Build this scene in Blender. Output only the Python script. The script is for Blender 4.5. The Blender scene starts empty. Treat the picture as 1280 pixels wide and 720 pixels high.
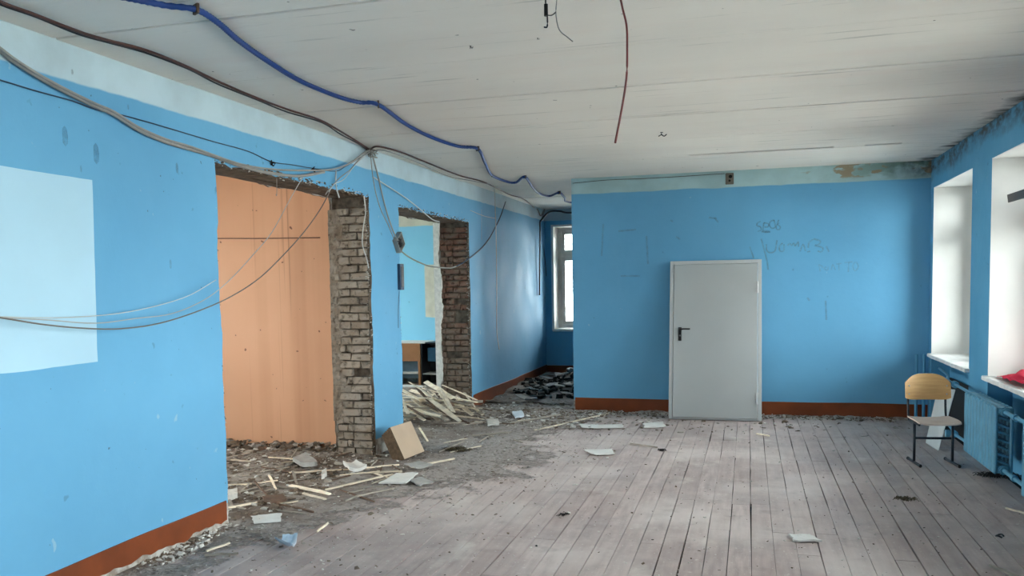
import bpy, bmesh, math, random
from mathutils import Vector, Matrix, Euler, noise
random.seed(7)
SC = bpy.context.scene
COL = SC.collection
# ---------------------------------------------------------------- camera
F, PPY, YAW, PIT, ROL, CH = 1051.5, 426.07, 0.274121, 0.0663027, -0.0169817, 1.7
_f = Vector((-math.sin(YAW)*math.cos(PIT), math.cos(YAW)*math.cos(PIT), -math.sin(PIT)))
_r = Vector((math.cos(YAW), math.sin(YAW), 0)); _u = _r.cross(_f)
CR = _r*math.cos(ROL) + _u*math.sin(ROL); CU = -_r*math.sin(ROL) + _u*math.cos(ROL); CF = _f
cam_d = bpy.data.cameras.new('camera'); cam = bpy.data.objects.new('camera', cam_d); COL.objects.link(cam)
m3 = Matrix((CR, CU, -CF)).transposed()
cam.matrix_world = Matrix.Translation((0, 0, CH)) @ m3.to_4x4()
cam_d.sensor_fit = 'HORIZONTAL'; cam_d.sensor_width = 36; cam_d.lens = F/1280*36
cam_d.shift_y = (PPY-360)/1280; cam_d.clip_end = 300
SC.camera = cam
# ---------------------------------------------------------------- sky and exposure
SC.view_settings.view_transform = 'Standard'; SC.view_settings.look = 'None'
SC.view_settings.gamma = 1; SC.view_settings.use_curve_mapping = False
SC.view_settings.exposure = 3.48
SC.cycles.use_denoising = True
SC.cycles.max_bounces = 10; SC.cycles.diffuse_bounces = 7; SC.cycles.transparent_max_bounces = 12
SC.cycles.caustics_reflective = False; SC.cycles.caustics_refractive = False
W = bpy.data.worlds.new('overcast_sky'); SC.world = W; W.use_nodes = True
W.node_tree.nodes['Background'].inputs[0].default_value = (0.96, 0.985, 1.0, 1)
W.node_tree.nodes['Background'].inputs[1].default_value = 2.2

XL, XR, D, H = -3.61, 2.06, 10.90, 3.07
WT = 0.56            # outer wall thickness
LT = 0.45            # thickness of the brick inner wall
YN, YF = -4.5, 15.2  # rear wall, far wall
WINS = [(9.00, 10.74), (6.60, 8.33), (4.20, 5.95), (1.75, 3.50), (-0.70, 1.05), (-3.15, -1.40)]
ZS, ZT = 0.82, 2.74
LX = -8.2            # outer side of the two rooms on the left
def portal(loc, rot, sx, sy):
    l = bpy.data.lights.new('daylight_portal', 'AREA'); l.shape = 'RECTANGLE'; l.size = sx; l.size_y = sy
    l.cycles.is_portal = True
    o = bpy.data.objects.new('daylight_portal', l); COL.objects.link(o); o.location = loc; o.rotation_euler = rot
for a, b in WINS:
    portal((XR+WT+.03, (a+b)/2, (ZS+ZT)/2), (0, math.pi/2, 0), ZT-ZS, b-a)
FWX = (-3.46, -1.9); FWZ = (0.87, 2.76)
portal((sum(FWX)/2, YF+WT+.03, 1.8), (-math.pi/2, 0, 0), 1.56, 1.9)
LWINS = [(1.3, 4.0), (4.6, 7.3), (8.7, 10.9), (11.3, 13.3)]  # unseen side-room windows, enlarged and set close to brighten the orange wall
for a, b in LWINS:
    portal((LX-.33, (a+b)/2, (ZS+ZT)/2), (0, -math.pi/2, 0), ZT-ZS, b-a)

# ---------------------------------------------------------------- helpers
def px(x, y, ax, v):
    """the point of the plane axis=v that the photograph shows at pixel x, y"""
    d = CF + CR*((x-640)/F) - CU*((y-PPY)/F)
    o = Vector((0, 0, CH)); t = (v-o[ax])/d[ax]
    return o + d*t
def mk(name, bm, mats, parent=None, smooth=False, loc=None):
    me = bpy.data.meshes.new(name)
    bmesh.ops.recalc_face_normals(bm, faces=bm.faces[:]) if len(bm.faces) < 60000 else None
    bm.to_mesh(me); bm.free()
    for m in (mats if isinstance(mats, (list, tuple)) else [mats]): me.materials.append(m)
    if smooth:
        for p in me.polygons: p.use_smooth = True
    o = bpy.data.objects.new(name, me); COL.objects.link(o)
    if parent: o.parent = parent
    if loc: o.location = loc
    return o
def tag(o, label=None, cat=None, group=None, kind=None):
    if label: o['label'] = label
    if cat: o['category'] = cat
    if group: o['group'] = group
    if kind: o['kind'] = kind
    return o
def empty(name, loc=(0, 0, 0), rot=(0, 0, 0)):
    o = bpy.data.objects.new(name, None); COL.objects.link(o); o.location = loc; o.rotation_euler = rot
    o.empty_display_size = .1
    return o
def box(bm, a, b, mi=0, M=None, bev=0):
    x0, y0, z0 = a; x1, y1, z1 = b
    vs = [bm.verts.new(v) for v in ((x0,y0,z0),(x1,y0,z0),(x1,y1,z0),(x0,y1,z0),(x0,y0,z1),(x1,y0,z1),(x1,y1,z1),(x0,y1,z1))]
    fs = [bm.faces.new([vs[i] for i in q]) for q in ((0,3,2,1),(4,5,6,7),(0,1,5,4),(1,2,6,5),(2,3,7,6),(3,0,4,7))]
    for f in fs: f.material_index = mi
    if bev:
        es = list({e for f in fs for e in f.edges})
        r = bmesh.ops.bevel(bm, geom=es, offset=bev, segments=1, affect='EDGES')
        vs = list({v for f in r['faces'] for v in f.verts} | {v for v in vs if v.is_valid})
        for f in r['faces']: f.material_index = mi
    if M is not None: bmesh.ops.transform(bm, matrix=M, verts=vs)
    return fs
def cyl(bm, p0, p1, r, seg=10, r1=None, mi=0):
    p0 = Vector(p0); p1 = Vector(p1); d = (p1-p0); L = d.length
    M = Matrix.Translation((p0+p1)/2) @ d.to_track_quat('Z', 'Y').to_matrix().to_4x4()
    g = bmesh.ops.create_cone(bm, cap_ends=True, segments=seg, radius1=r, radius2=r if r1 is None else r1, depth=L, matrix=M)
    for v in g['verts']:
        for f in v.link_faces: f.material_index = mi
def smooth_path(pts, n=6):
    pts = [Vector(p) for p in pts]; out = []
    P = [pts[0]*2-pts[1]] + pts + [pts[-1]*2-pts[-2]]
    for i in range(1, len(P)-2):
        a, b, c, d = P[i-1:i+3]
        for k in range(n):
            t = k/n
            out.append(.5*((2*b)+(c-a)*t+(2*a-5*b+4*c-d)*t*t+(3*b-a-3*c+d)*t**3))
    out.append(pts[-1]); return out
def tube_bm(bm, pts, r, seg=6, n=5, mi=0, wob=0):
    path = smooth_path(pts, n) if n > 1 else [Vector(p) for p in pts]
    if wob: path = [p + noise.noise_vector(p*4)*wob for p in path]
    rings = []; up = Vector((0, 0, 1))
    for i, p in enumerate(path):
        t = (path[min(i+1, len(path)-1)] - path[max(i-1, 0)]).normalized()
        a = t.cross(up)
        if a.length < .05: a = t.cross(Vector((1, 0, 0)))
        a.normalize(); b = t.cross(a)
        rings.append([bm.verts.new(p + (a*math.cos(q*2*math.pi/seg)+b*math.sin(q*2*math.pi/seg))*r) for q in range(seg)])
    for i in range(len(rings)-1):
        for q in range(seg):
            f = bm.faces.new((rings[i][q], rings[i][(q+1)%seg], rings[i+1][(q+1)%seg], rings[i+1][q])); f.material_index = mi; f.smooth = True
    bm.faces.new(rings[0]).material_index = mi; bm.faces.new(rings[-1]).material_index = mi
def prism(bm, poly, ax, v0, v1, mi=0, mside=None):
    """poly in the two other axes, extruded along axis ax from v0 to v1"""
    def P(q, v):
        c = list(q); c.insert(ax, v); return c
    A = [bm.verts.new(P(q, v0)) for q in poly]; B = [bm.verts.new(P(q, v1)) for q in poly]
    f = bm.faces.new(A); f.material_index = mi; f = bm.faces.new(B); f.material_index = mi
    for i in range(len(A)):
        j = (i+1) % len(A)
        f = bm.faces.new((A[i], A[j], B[j], B[i])); f.material_index = mi if mside is None else mside
def ragged(a, b, step, amp, seed=0, n=2, drift=1.0):
    """points from a to b (2D) with a broken edge"""
    a = Vector(a); b = Vector(b); L = (b-a).length; k = max(2, int(L/step)); nrm = Vector((-(b-a).y, (b-a).x))/L
    out = []
    for i in range(k+1):
        t = i/k; p = a.lerp(b, t)
        w = 0 if i in (0, k) else (noise.noise(Vector((p.x*3+seed, p.y*3, seed*1.7)))*1.2 + noise.noise(Vector((p.x*14, p.y*14+seed, 3)))*.8)
        q = p + nrm*amp*w; out.append((q.x, q.y))
    return out

# ---------------------------------------------------------------- materials
def s2l(c): return tuple(((v/255)/12.92 if v/255 <= .04045 else ((v/255+.055)/1.055)**2.4) for v in c)
class N:
    def __init__(s, name, rough=.6, spec=.4):
        s.m = bpy.data.materials.new(name); s.m.use_nodes = True; s.t = s.m.node_tree; s.b = s.t.nodes['Principled BSDF']
        s.b.inputs['Roughness'].default_value = rough; s.b.inputs['Specular IOR Level'].default_value = spec
        s.g = s.t.nodes.new('ShaderNodeNewGeometry').outputs['Position']; s.spec = spec
    def n(s, t, **k):
        x = s.t.nodes.new(t)
        for a, b in k.items(): setattr(x, a, b)
        return x
    def L(s, a, b): s.t.links.new(a, b)
    def pos(s, scale=(1, 1, 1), local=False):
        mp = s.n('ShaderNodeMapping'); mp.inputs['Scale'].default_value = scale
        if local:
            tc = s.n('ShaderNodeTexCoord'); s.L(tc.outputs['Object'], mp.inputs[0])
        else: s.L(s.g, mp.inputs[0])
        return mp.outputs[0]
    def noise(s, sc, det=3, scale=(1, 1, 1), rough=.55, local=False, dist=0):
        x = s.n('ShaderNodeTexNoise'); x.inputs['Scale'].default_value = sc; x.inputs['Detail'].default_value = det
        x.inputs['Roughness'].default_value = rough; x.inputs['Distortion'].default_value = dist
        s.L(s.pos(scale, local), x.inputs['Vector']); return x.outputs[0]
    def ramp(s, v, a, b, lo=0., hi=1.):
        x = s.n('ShaderNodeMapRange'); x.inputs[1].default_value = a; x.inputs[2].default_value = b
        x.inputs[3].default_value = lo; x.inputs[4].default_value = hi; s.L(v, x.inputs[0]); return x.outputs[0]
    def mix(s, f, a, b):
        x = s.n('ShaderNodeMix', data_type='RGBA')
        for i, v in ((0, f), (6, a), (7, b)):
            if hasattr(v, 'links'): s.L(v, x.inputs[i])
            elif i == 0: x.inputs[0].default_value = v
            else: x.inputs[i].default_value = (*v[:3], 1)
        return x.outputs[2]
    def math(s, op, a, b=None):
        x = s.n('ShaderNodeMath', operation=op)
        for i, v in enumerate((a, b)):
            if v is None: continue
            if hasattr(v, 'links'): s.L(v, x.inputs[i])
            else: x.inputs[i].default_value = v
        return x.outputs[0]
    def xyz(s):
        x = s.n('ShaderNodeSeparateXYZ'); s.L(s.g, x.inputs[0]); return x.outputs
    def col(s, c):
        if hasattr(c, 'links'): s.L(c, s.b.inputs['Base Color'])
        else: s.b.inputs['Base Color'].default_value = (*c, 1)
        return s
    def bump(s, h, st=.3, d=.01):
        x = s.n('ShaderNodeBump'); x.inputs['Strength'].default_value = st; x.inputs['Distance'].default_value = d
        s.L(h, x.inputs['Height']); s.L(x.outputs[0], s.b.inputs['Normal']); return s
    def rough(s, v): s.L(v, s.b.inputs['Roughness']); return s
def simple(name, c, rough=.6, var=.12, sc=8, spec=.4, metal=0, bump=0.15, rnd=0):
    k = N(name, rough, spec); a = tuple(v*(1-var) for v in c); b = tuple(min(1, v*(1+var)) for v in c)
    cc = k.mix(k.ramp(k.noise(sc, 4), .3, .7), a, b)
    if rnd:
        oi = k.n('ShaderNodeObjectInfo'); h = k.n('ShaderNodeHueSaturation')
        k.L(k.ramp(oi.outputs['Random'], 0, 1, 1-rnd, 1+rnd), h.inputs['Value']); k.L(cc, h.inputs['Color']); cc = h.outputs[0]
    k.col(cc); k.b.inputs['Metallic'].default_value = metal
    if bump: k.bump(k.noise(sc*5, 3), bump, .004)
    return k.m
BLUE = (.155, .425, .66); BLUE2 = (.128, .365, .585)
def wall_mat(name, c1, c2, band=None, zb=2.865, gloss=.64, mold=False, spots=True):
    k = N(name, gloss, .2)
    c = k.mix(k.ramp(k.noise(.8, 5), .32, .68), c1, c2)
    c = k.mix(k.math('MULTIPLY', k.ramp(k.noise(2.2, 6, (1, 1, .35)), .55, .8), .35), c, tuple(v*.9+.03 for v in c1))
    if spots:   # scuffs and chipped spots
        c = k.mix(k.ramp(k.noise(9, 2), .73, .77, 0, .55), c, tuple(v*.5 for v in c1))
        c = k.mix(k.ramp(k.noise(30, 1), .79, .81, 0, .7), c, (.05, .07, .08))
        c = k.mix(k.ramp(k.noise(6.3, 3, (1.3, 1.3, 1)), .72, .75, 0, .4), c, (.45, .6, .62))
    z = k.xyz()[2]
    if band:
        e = k.math('ADD', z, k.ramp(k.noise(3, 4), 0, 1, -.02, .02))
        bc = k.mix(k.ramp(k.noise(3, 5), .35, .65), band, tuple(v*.85 for v in band))
        c = k.mix(k.ramp(e, zb-.006, zb+.006), c, bc)
    if mold == 'back':
        x = k.xyz()[0]
        m = k.math('MULTIPLY', k.ramp(x, .4, 1.9), k.ramp(z, 2.85, 2.95))
        m = k.math('MULTIPLY', m, k.ramp(k.noise(3.0, 6, (1, 1, 2.5)), .42, .56))
        c = k.mix(m, c, (.20, .30, .25))
        m2 = k.math('MULTIPLY', k.math('MULTIPLY', k.ramp(x, .5, .8), k.ramp(z, 2.9, 2.93)), k.ramp(k.noise(2.6, 4, (1.2, 1, 3)), .56, .60))
        c = k.mix(m2, c, (.34, .28, .19))
        m3 = k.math('MULTIPLY', k.math('MULTIPLY', k.ramp(x, 1.5, 2.05), k.ramp(z, 2.82, 2.98)), k.ramp(k.noise(6, 6), .38, .6))
        c = k.mix(m3, c, (.03, .03, .03))
    if mold == 'right':
        m = k.math('MULTIPLY', k.ramp(k.math('ADD', z, k.ramp(k.noise(2.2, 5), 0, 1, -.22, .22)), 2.86, 3.02), k.ramp(k.noise(7, 6, (1, 1, 2)), .36, .6, .25, 1))
        m = k.math('MULTIPLY', m, k.ramp(k.xyz()[1], 4, 8))
        c = k.mix(m, c, (.055, .055, .05))
    if band: c = k.mix(k.ramp(z, .172, .168), c, k.mix(k.ramp(k.noise(14, 4), .4, .6), (.55, .53, .49), (.30, .25, .21)))
    k.col(c); k.rough(k.ramp(k.noise(2, 4), .3, .7, gloss-.08, gloss+.14))
    k.bump(k.noise(5, 5), .25, .02)
    return k.m
M_BL = wall_mat('blue oil paint on left wall', BLUE, BLUE2, (.52, .66, .73))
M_BB = wall_mat('blue oil paint on back wall', BLUE, BLUE2, (.44, .62, .64), mold='back')
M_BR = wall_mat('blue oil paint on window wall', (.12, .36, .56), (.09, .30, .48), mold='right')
M_LB = wall_mat('pale turquoise paint in side room', (.27, .64, .86), (.24, .58, .80), (.70, .68, .58), 2.75)
k = N('orange paint with drip stains', .55, .35)
c = k.mix(k.ramp(k.noise(1, 4), .3, .7), (.76, .42, .255), (.71, .38, .225))
drip = k.ramp(k.noise(5, 2, (1, 1, .025)), .50, .72, 0, .38)
xx = k.ramp(k.xyz()[0], -5.3, -4.7)
c = k.mix(k.math('MULTIPLY', drip, xx), c, (.45, .19, .09))
dl = k.ramp(k.noise(17, 2, (1, 1, .012)), .63, .70, 0, .5)
c = k.mix(k.math('MULTIPLY', dl, xx), c, (.30, .12, .06))
c = k.mix(k.ramp(k.noise(14, 1), .76, .78, 0, .8), c, (.15, .05, .03))
k.col(c); k.bump(k.noise(6, 4), .2, .015); M_OR = k.m
k = N('whitewashed ceiling', .9, .15)
c = k.mix(k.ramp(k.noise(.9, 5, (.5, 1.6, 1)), .3, .7), (.76, .70, .63), (.82, .765, .69))
c = k.mix(k.ramp(k.noise(1.6, 6, (.35, 2.6, 1)), .56, .72, 0, .30), c, (.78, .66, .59))
st = k.ramp(k.noise(2.3, 7, (.32, 5, 1), .65), .60, .70, 0, .6)
c = k.mix(st, c, (.33, .31, .27))
c = k.mix(k.ramp(k.noise(14, 2), .745, .765, 0, .8), c, (.14, .12, .10))
X = k.xyz()
near = k.math('MULTIPLY', k.ramp(X[0], 1.3, 2.05, 0, .4), k.ramp(X[1], 5.5, 9.0))
st2 = k.math('MULTIPLY', near, k.ramp(k.noise(2.6, 8, (.5, 5.5, 1), .7), .52, .66))
c = k.mix(st2, c, (.22, .21, .19))
edge = k.math('MULTIPLY', k.ramp(k.math('ADD', X[0], k.ramp(k.noise(2.5, 6), 0, 1, -.3, .3)), 1.93, 2.10), k.ramp(k.noise(5, 6, (1, 2, 1)), .35, .6, .3, 1))
c = k.mix(edge, c, (.045, .045, .042))
k.col(c); k.bump(k.noise(5, 6, (.6, 2, 1)), .4, .02); M_CE = k.m
k = N('worn dusty floor paint', .62, .32)
oi = k.n('ShaderNodeObjectInfo')
c = k.mix(oi.outputs['Random'], (.41, .332, .312), (.55, .455, .43))
c = k.mix(k.ramp(k.noise(7, 5, (3, .35, 1)), .35, .7), c, (.36, .288, .27))
c = k.mix(k.ramp(k.noise(1.1, 5), .44, .66, 0, .75), c, (.60, .53, .50))
c = k.mix(k.ramp(k.noise(2.4, 5, (1, .7, 1)), .60, .72, 0, .6), c, (.68, .64, .585))
c = k.mix(k.ramp(k.noise(3.4, 5), .58, .74, 0, .5), c, (.22, .18, .165))
c = k.mix(k.ramp(k.noise(.7, 6, rough=.7), .50, .62, 0, .5), c, (.30, .25, .24))
c = k.mix(k.ramp(k.noise(38, 2), .67, .70, 0, .75), c, (.60, .58, .54))
c = k.mix(k.ramp(k.noise(31, 3), .73, .76, 0, .8), c, (.08, .065, .055))
k.col(c); k.rough(k.ramp(k.noise(2.5, 4), .3, .7, .42, .75)); k.bump(k.noise(16, 4, (2, .4, 1)), .3, .006); M_FL = k.m
M_DIRTO = None
M_SUB = simple('dark gap under planks', (.03, .026, .024), .95, .2)
k = N('dirt and crumbled plaster', .95, .1)
c = k.mix(k.ramp(k.noise(3, 6), .35, .65), (.24, .20, .172), (.37, .335, .305))
c = k.mix(k.ramp(k.noise(22, 4), .55, .68, 0, .8), c, (.52, .48, .44))
c = k.mix(k.ramp(k.noise(18, 5), .58, .68, 0, .85), c, (.085, .065, .052))
c = k.mix(k.ramp(k.noise(1.7, 4), .46, .60, 0, .7), c, (.14, .10, .078))
c = k.mix(k.ramp(k.math('ADD', k.xyz()[0], k.ramp(k.noise(2.5, 5), 0, 1, -.5, .5)), -3.5, -2.7, 0, .85), c, k.mix(k.ramp(k.noise(24, 4), .52, .66), (.37, .33, .31), (.17, .145, .13)))
k.col(c); k.bump(k.noise(30, 4), .9, .03); M_DIRT0 = k.m
zz = k.math('ADD', k.xyz()[2], k.ramp(k.noise(5, 6, rough=.7), .3, .7, -.008, .008))
k.L(k.ramp(zz, .002, .011), k.b.inputs['Alpha']); M_DIRT = k.m
M_DIRTO = M_DIRT.copy(); M_DIRTO.name = 'packed dirt'
for l_ in list(M_DIRTO.node_tree.links):
    if l_.to_socket.name == 'Alpha': M_DIRTO.node_tree.links.remove(l_)
M_DIRTO.node_tree.nodes['Principled BSDF'].inputs['Alpha'].default_value = 1
def brick_mat(name, c1, c2, dust, zdust=None):
    k = N(name, .92, .12); oi = k.n('ShaderNodeObjectInfo')
    c = k.mix(oi.outputs['Random'], c1, c2)
    c = k.mix(k.ramp(k.noise(7, 5), .40, .62), c, dust)
    if zdust:
        c = k.mix(k.math('MULTIPLY', k.ramp(k.xyz()[2], zdust, zdust-1.0), .75), c, (.25, .205, .165))
    c = k.mix(k.ramp(k.noise(20, 5), .54, .68, 0, .8), c, tuple(v*.40 for v in c1))
    k.col(c); k.bump(k.noise(35, 5), .7, .012); return k.m
M_BK1 = brick_mat('dusty grey brick', (.27, .215, .165), (.42, .35, .285), (.38, .33, .28))
M_BK2 = brick_mat('dark red brick', (.19, .092, .066), (.30, .155, .108), (.23, .165, .13), 1.6)
M_MORT1 = simple('crumbling grey mortar', (.165, .13, .10), .95, .5, 14, bump=1)
M_MORT2 = simple('sooty dark mortar', (.10, .072, .056), .95, .5, 14, bump=1)
M_PLAST = simple('broken plaster edge', (.55, .53, .49), .9, .25, 20, bump=.8)
M_BROWN = simple('brown floor paint band', (.20, .046, .011), .45, .25, 3, bump=.2)
M_WHITE = simple('white reveal paint', (.80, .79, .76), .6, .04, 3)
M_FRAME = simple('white window frame paint', (.66, .65, .62), .45, .08, 8)
M_SILL = simple('chipped white sill', (.74, .73, .70), .5, .12, 12)
M_DOOR = simple('pale grey powder coated steel', (.455, .475, .475), .38, .03, 2, bump=.03)
M_DOORE = simple('pale grey steel frame', (.52, .54, .54), .38, .03, 2, bump=.03)
M_BLACK = simple('black plastic', (.012, .012, .013), .4, .2, bump=0)
M_CHROME = simple('brushed steel hinge', (.5, .5, .5), .35, .05, metal=.9, bump=0)
M_TUBE = simple('dark enamelled steel tube', (.015, .02, .03), .35, .2, bump=0)
k = N('varnished plywood', .35, .45)
c = k.mix(k.ramp(k.noise(5, 4, (1, 1, 9)), .3, .7), (.62, .34, .125), (.75, .46, .19)); k.col(c); M_PLY = k.m
k = N('worn plywood seat', .45, .35)
c = k.mix(k.ramp(k.noise(7, 5, (1, 6, 1)), .3, .7), (.62, .43, .34), (.76, .62, .53)); k.col(c); M_SEAT = k.m
M_RAD = simple('blue radiator enamel', (.10, .29, .42), .4, .14, 9, bump=.15)
M_LATH = simple('bare split wood', (.76, .66, .52), .8, .25, 9, bump=.4, rnd=.35)
M_LATHG = simple('dusty grey wood', (.33, .29, .245), .9, .25, 9, bump=.4, rnd=.3)
M_LATHB = simple('brown painted wood', (.12, .07, .045), .8, .3, 9, bump=.4, rnd=.3)
M_CHIP = simple('chipboard face', (.50, .37, .26), .55, .06, 5, bump=.05)
M_CHIPE = simple('dark chipboard edge', (.13, .085, .05), .85, .3, 30, bump=.5)
M_PAPER = simple('dusty white sheet', (.66, .65, .62), .8, .08, 10)
M_PAPERB = simple('bluish glazed piece', (.66, .73, .80), .35, .05, 10)
M_GREYP = simple('grey cardboard', (.36, .35, .33), .9, .15, 14, bump=.4)
M_WCH = simple('white plaster chips', (.60, .58, .54), .9, .2, 20)
M_BCH = simple('brown dirt chips', (.15, .11, .08), .95, .4, 20)
M_DCH = simple('black charred chips', (.02, .018, .017), .9, .4, 20)
M_SLATE = simple('dark grey sheet debris', (.19, .195, .20), .8, .3, 6, bump=.4)
M_CBLUE = simple('blue corrugated plastic', (.006, .038, .19), .5, .1, bump=0)
M_CGREY = simple('grey cable sheath', (.30, .29, .27), .6, .12, bump=0)
M_CBRN = simple('brown cable sheath', (.075, .028, .022), .6, .2, bump=0)
M_CBLK = simple('black cable sheath', (.02, .02, .024), .5, .2, bump=0)
M_CWHT = simple('white wire sheath', (.55, .56, .55), .5, .1, bump=0)
M_SAG = simple('dirty grey wire', (.17, .15, .13), .6, .1, bump=0)
M_SAGP = simple('pale grey wire', (.42, .42, .41), .6, .1, bump=0)
M_CDBL = simple('dark blue cable sheath', (.03, .06, .11), .5, .2, bump=0)
M_CRED = simple('red wire sheath', (.20, .05, .045), .5, .2, bump=0)
M_RUST = simple('rusty metal', (.09, .055, .035), .8, .4, 30)
M_CLOTH = simple('crimson cloth', (.58, .012, .05), .85, .12, 20, bump=.3)
M_PATCH = simple('pale blue painted patch', (.42, .65, .79), .5, .05, 1.5, bump=.1)
M_DESKB = simple('orange brown desk panel', (.34, .155, .065), .5, .1, 5)
M_MOSS = simple('dry brown lint', (.10, .08, .045), .95, .4, 20)
M_GND = simple('pale outside ground', (.60, .59, .56), .9, .2, .5)  # ground outside, made pale to bounce daylight up to the ceiling
M_BARK = simple('birch bark', (.42, .40, .37), .9, .3, 4)
def glass():
    m = bpy.data.materials.new('window glass'); m.use_nodes = True; t = m.node_tree; t.nodes.clear()
    o = t.nodes.new('ShaderNodeOutputMaterial'); a = t.nodes.new('ShaderNodeBsdfTransparent'); b = t.nodes.new('ShaderNodeBsdfGlossy')
    f = t.nodes.new('ShaderNodeFresnel'); x = t.nodes.new('ShaderNodeMixShader'); b.inputs['Roughness'].default_value = .02
    a.inputs[0].default_value = (.93, .96, .95, 1); f.inputs[0].default_value = 1.45
    t.links.new(f.outputs[0], x.inputs[0]); t.links.new(a.outputs[0], x.inputs[1]); t.links.new(b.outputs[0], x.inputs[2]); t.links.new(x.outputs[0], o.inputs[0])
    return m
M_GLASS = glass()
def faint(name, c, al):
    m = N(name, .8, .1); m.col(c); m.L(m.ramp(m.noise(25, 3), .35, .6, al*.4, al), m.b.inputs['Alpha']); return m.m
M_WR1 = faint('faded dark marker', (.06, .19, .26), .4)
M_WR2 = faint('faded green paint strokes', (.12, .42, .44), .38)
M_WR3 = faint('very faded green paint strokes', (.11, .38, .46), .24)
M_STAIN = faint('greasy smudge', (.08, .27, .42), .3)

# ---------------------------------------------------------------- setting: floor and planks
bm = bmesh.new(); box(bm, (XL-LT+.02, YN-.1, -.12), (XR+.45, YF+.1, -.024)); floor = tag(mk('floor', bm, M_SUB), kind='structure')
PW = .1395
rows = []
x = XL+.004
i = 0
ends = [8.3, 5.9, 11.6]
while x < XR+.02:
    w = min(PW, XR+.18-x)
    y = YN; cuts = [YN]
    q = random.random()
    js = [1.2+random.uniform(-1, 1), random.choice([4.6, 5.4, 5.9, 6.6]) + random.uniform(-.05, .05),
          8.3 if (-.15 < x < .95 and random.random() < .85) else random.uniform(7.6, 9.6), random.uniform(10.8, 12.2), random.uniform(13.3, 14.2)]
    cuts += js + [YF]
    for a, b in zip(cuts[:-1], cuts[1:]):
        g = random.choice([.0004, .0005, .0006, .001, .0015, .002, .0035]); g2 = random.choice([.001, .0015, .002])
        bm = bmesh.new(); t = -.002 + random.uniform(-.0008, .0008)
        x0, x1 = g, w-g*.3; L = b-a-.003
        prof = [(x0, -.024-t), (x1, -.024-t), (x1, -.002), (x1-.0012, 0), (x0+.0012, 0), (x0, -.002)]
        prev = None; ns = 6
        for q in range(ns+1):
            d0 = random.choice([0, 0, 0, 0, .003, .006]); d1 = random.choice([0, 0, 0, 0, .0025, .005]); yy_ = L*min(1, max(0, q/ns+(random.uniform(-.08, .08) if 0 < q < ns else 0)))
            cur = [bm.verts.new((px_+(d0 if n_ in (0, 4, 5) else -d1), yy_, pz_)) for n_, (px_, pz_) in enumerate(prof)]
            if prev:
                for j in range(6): bm.faces.new((prev[j], prev[(j+1) % 6], cur[(j+1) % 6], cur[j]))
            else: bm.faces.new(cur)
            prev = cur
        bm.faces.new(prev[::-1]); mk('plank', bm, M_FL, floor, loc=(x, a, t))
    x += PW

# ---------------------------------------------------------------- ceiling slabs
bm = bmesh.new(); box(bm, (LX-.3, YN-.1, H+.03), (XR+WT, YF+WT, H+.25)); ceiling = tag(mk('ceiling', bm, M_CE), kind='structure')
edges = [YN, -3.3, -2.1, -.9, .3, 1.5, 2.66, 3.82, 4.96, 6.0, 7.12, 8.28, 9.42, 10.6, 11.8, 13.0, 14.2, YF+.02]
for a, b in zip(edges[:-1], edges[1:]):
    bm = bmesh.new(); g = .06 if b == 9.42 else .014
    prof = [(a+.0015, .03), (a+.0015, .004), (a+.006, 0), (b-.006-g, 0), (b-g, .004), (b-g, .03)]
    if b == 9.42: prof[3] = (b-.066, 0)
    prism(bm, prof, 0, XL, XR); mk('slab', bm, M_CE, ceiling, loc=(0, 0, H+({9.42: -.008, 8.28: -.002, 10.6: 0}.get(a, random.uniform(-.003, .003)))))
bm = bmesh.new()
for b in edges[1:-1]: box(bm, (XL, b-.07, H+.018), (XR, b+.02, H+.0295))
mk('joint_mortar', bm, M_SUB, ceiling)
bm = bmesh.new()     # ragged filler strips along the last open joint
for x0, x1 in ((XL, -.62), (.85, 1.15), (1.5, XR)):
    prism(bm, ragged((x0, 9.352), (x1, 9.352), .05, .004, 2)+[(x1, 9.4215), (x0, 9.4215)], 2, H-.003, H+.013)
tag(mk('joint_filler', bm, M_CE, ceiling))

# ---------------------------------------------------------------- left wall with the two broken openings
O1a, O1b, O2a, O2b = 5.20, 7.70, 8.42, 10.79
ZL1, ZL2 = 2.60, 2.55
def outline(d, amp, s, step=.06):
    p = [(YN, -.02), (O1a-d, -.02)]
    p += ragged((O1a-d, .0), (O1a-d, ZL1), step, amp, s)[1:]
    p += ragged((O1a-d, ZL1+d), (O1b+d, ZL1+d), step, amp*.9, s+1)
    p += ragged((O1b+d, ZL1), (O1b+d, 0), step, amp, s+2)
    p += [(O1b+d, -.02), (O2a-d, -.02)]
    p += ragged((O2a-d, 0), (O2a-d, ZL2), step, amp, s+3)
    p += ragged((O2a-d, ZL2+d), (O2b+d, ZL2+d), step, amp*.9, s+4)
    p += ragged((O2b+d, ZL2), (O2b+d, 0), step, amp, s+5)
    p += [(O2b+d, -.02), (YF, -.02), (YF, H+.03), (YN, H+.03)]
    return p
bm = bmesh.new()
prism(bm, outline(0, .022, 1), 0, XL-.028, XL, 0, 1)
prism(bm, outline(.05, .012, 9), 0, XL-LT+.02, XL-.028, 1)
prism(bm, outline(.01, .022, 20), 0, XL-LT, XL-LT+.02, 2, 1)
wall_left = tag(mk('wall_left', bm, [M_BL, M_MORT1, M_PLAST]), kind='structure')
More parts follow.
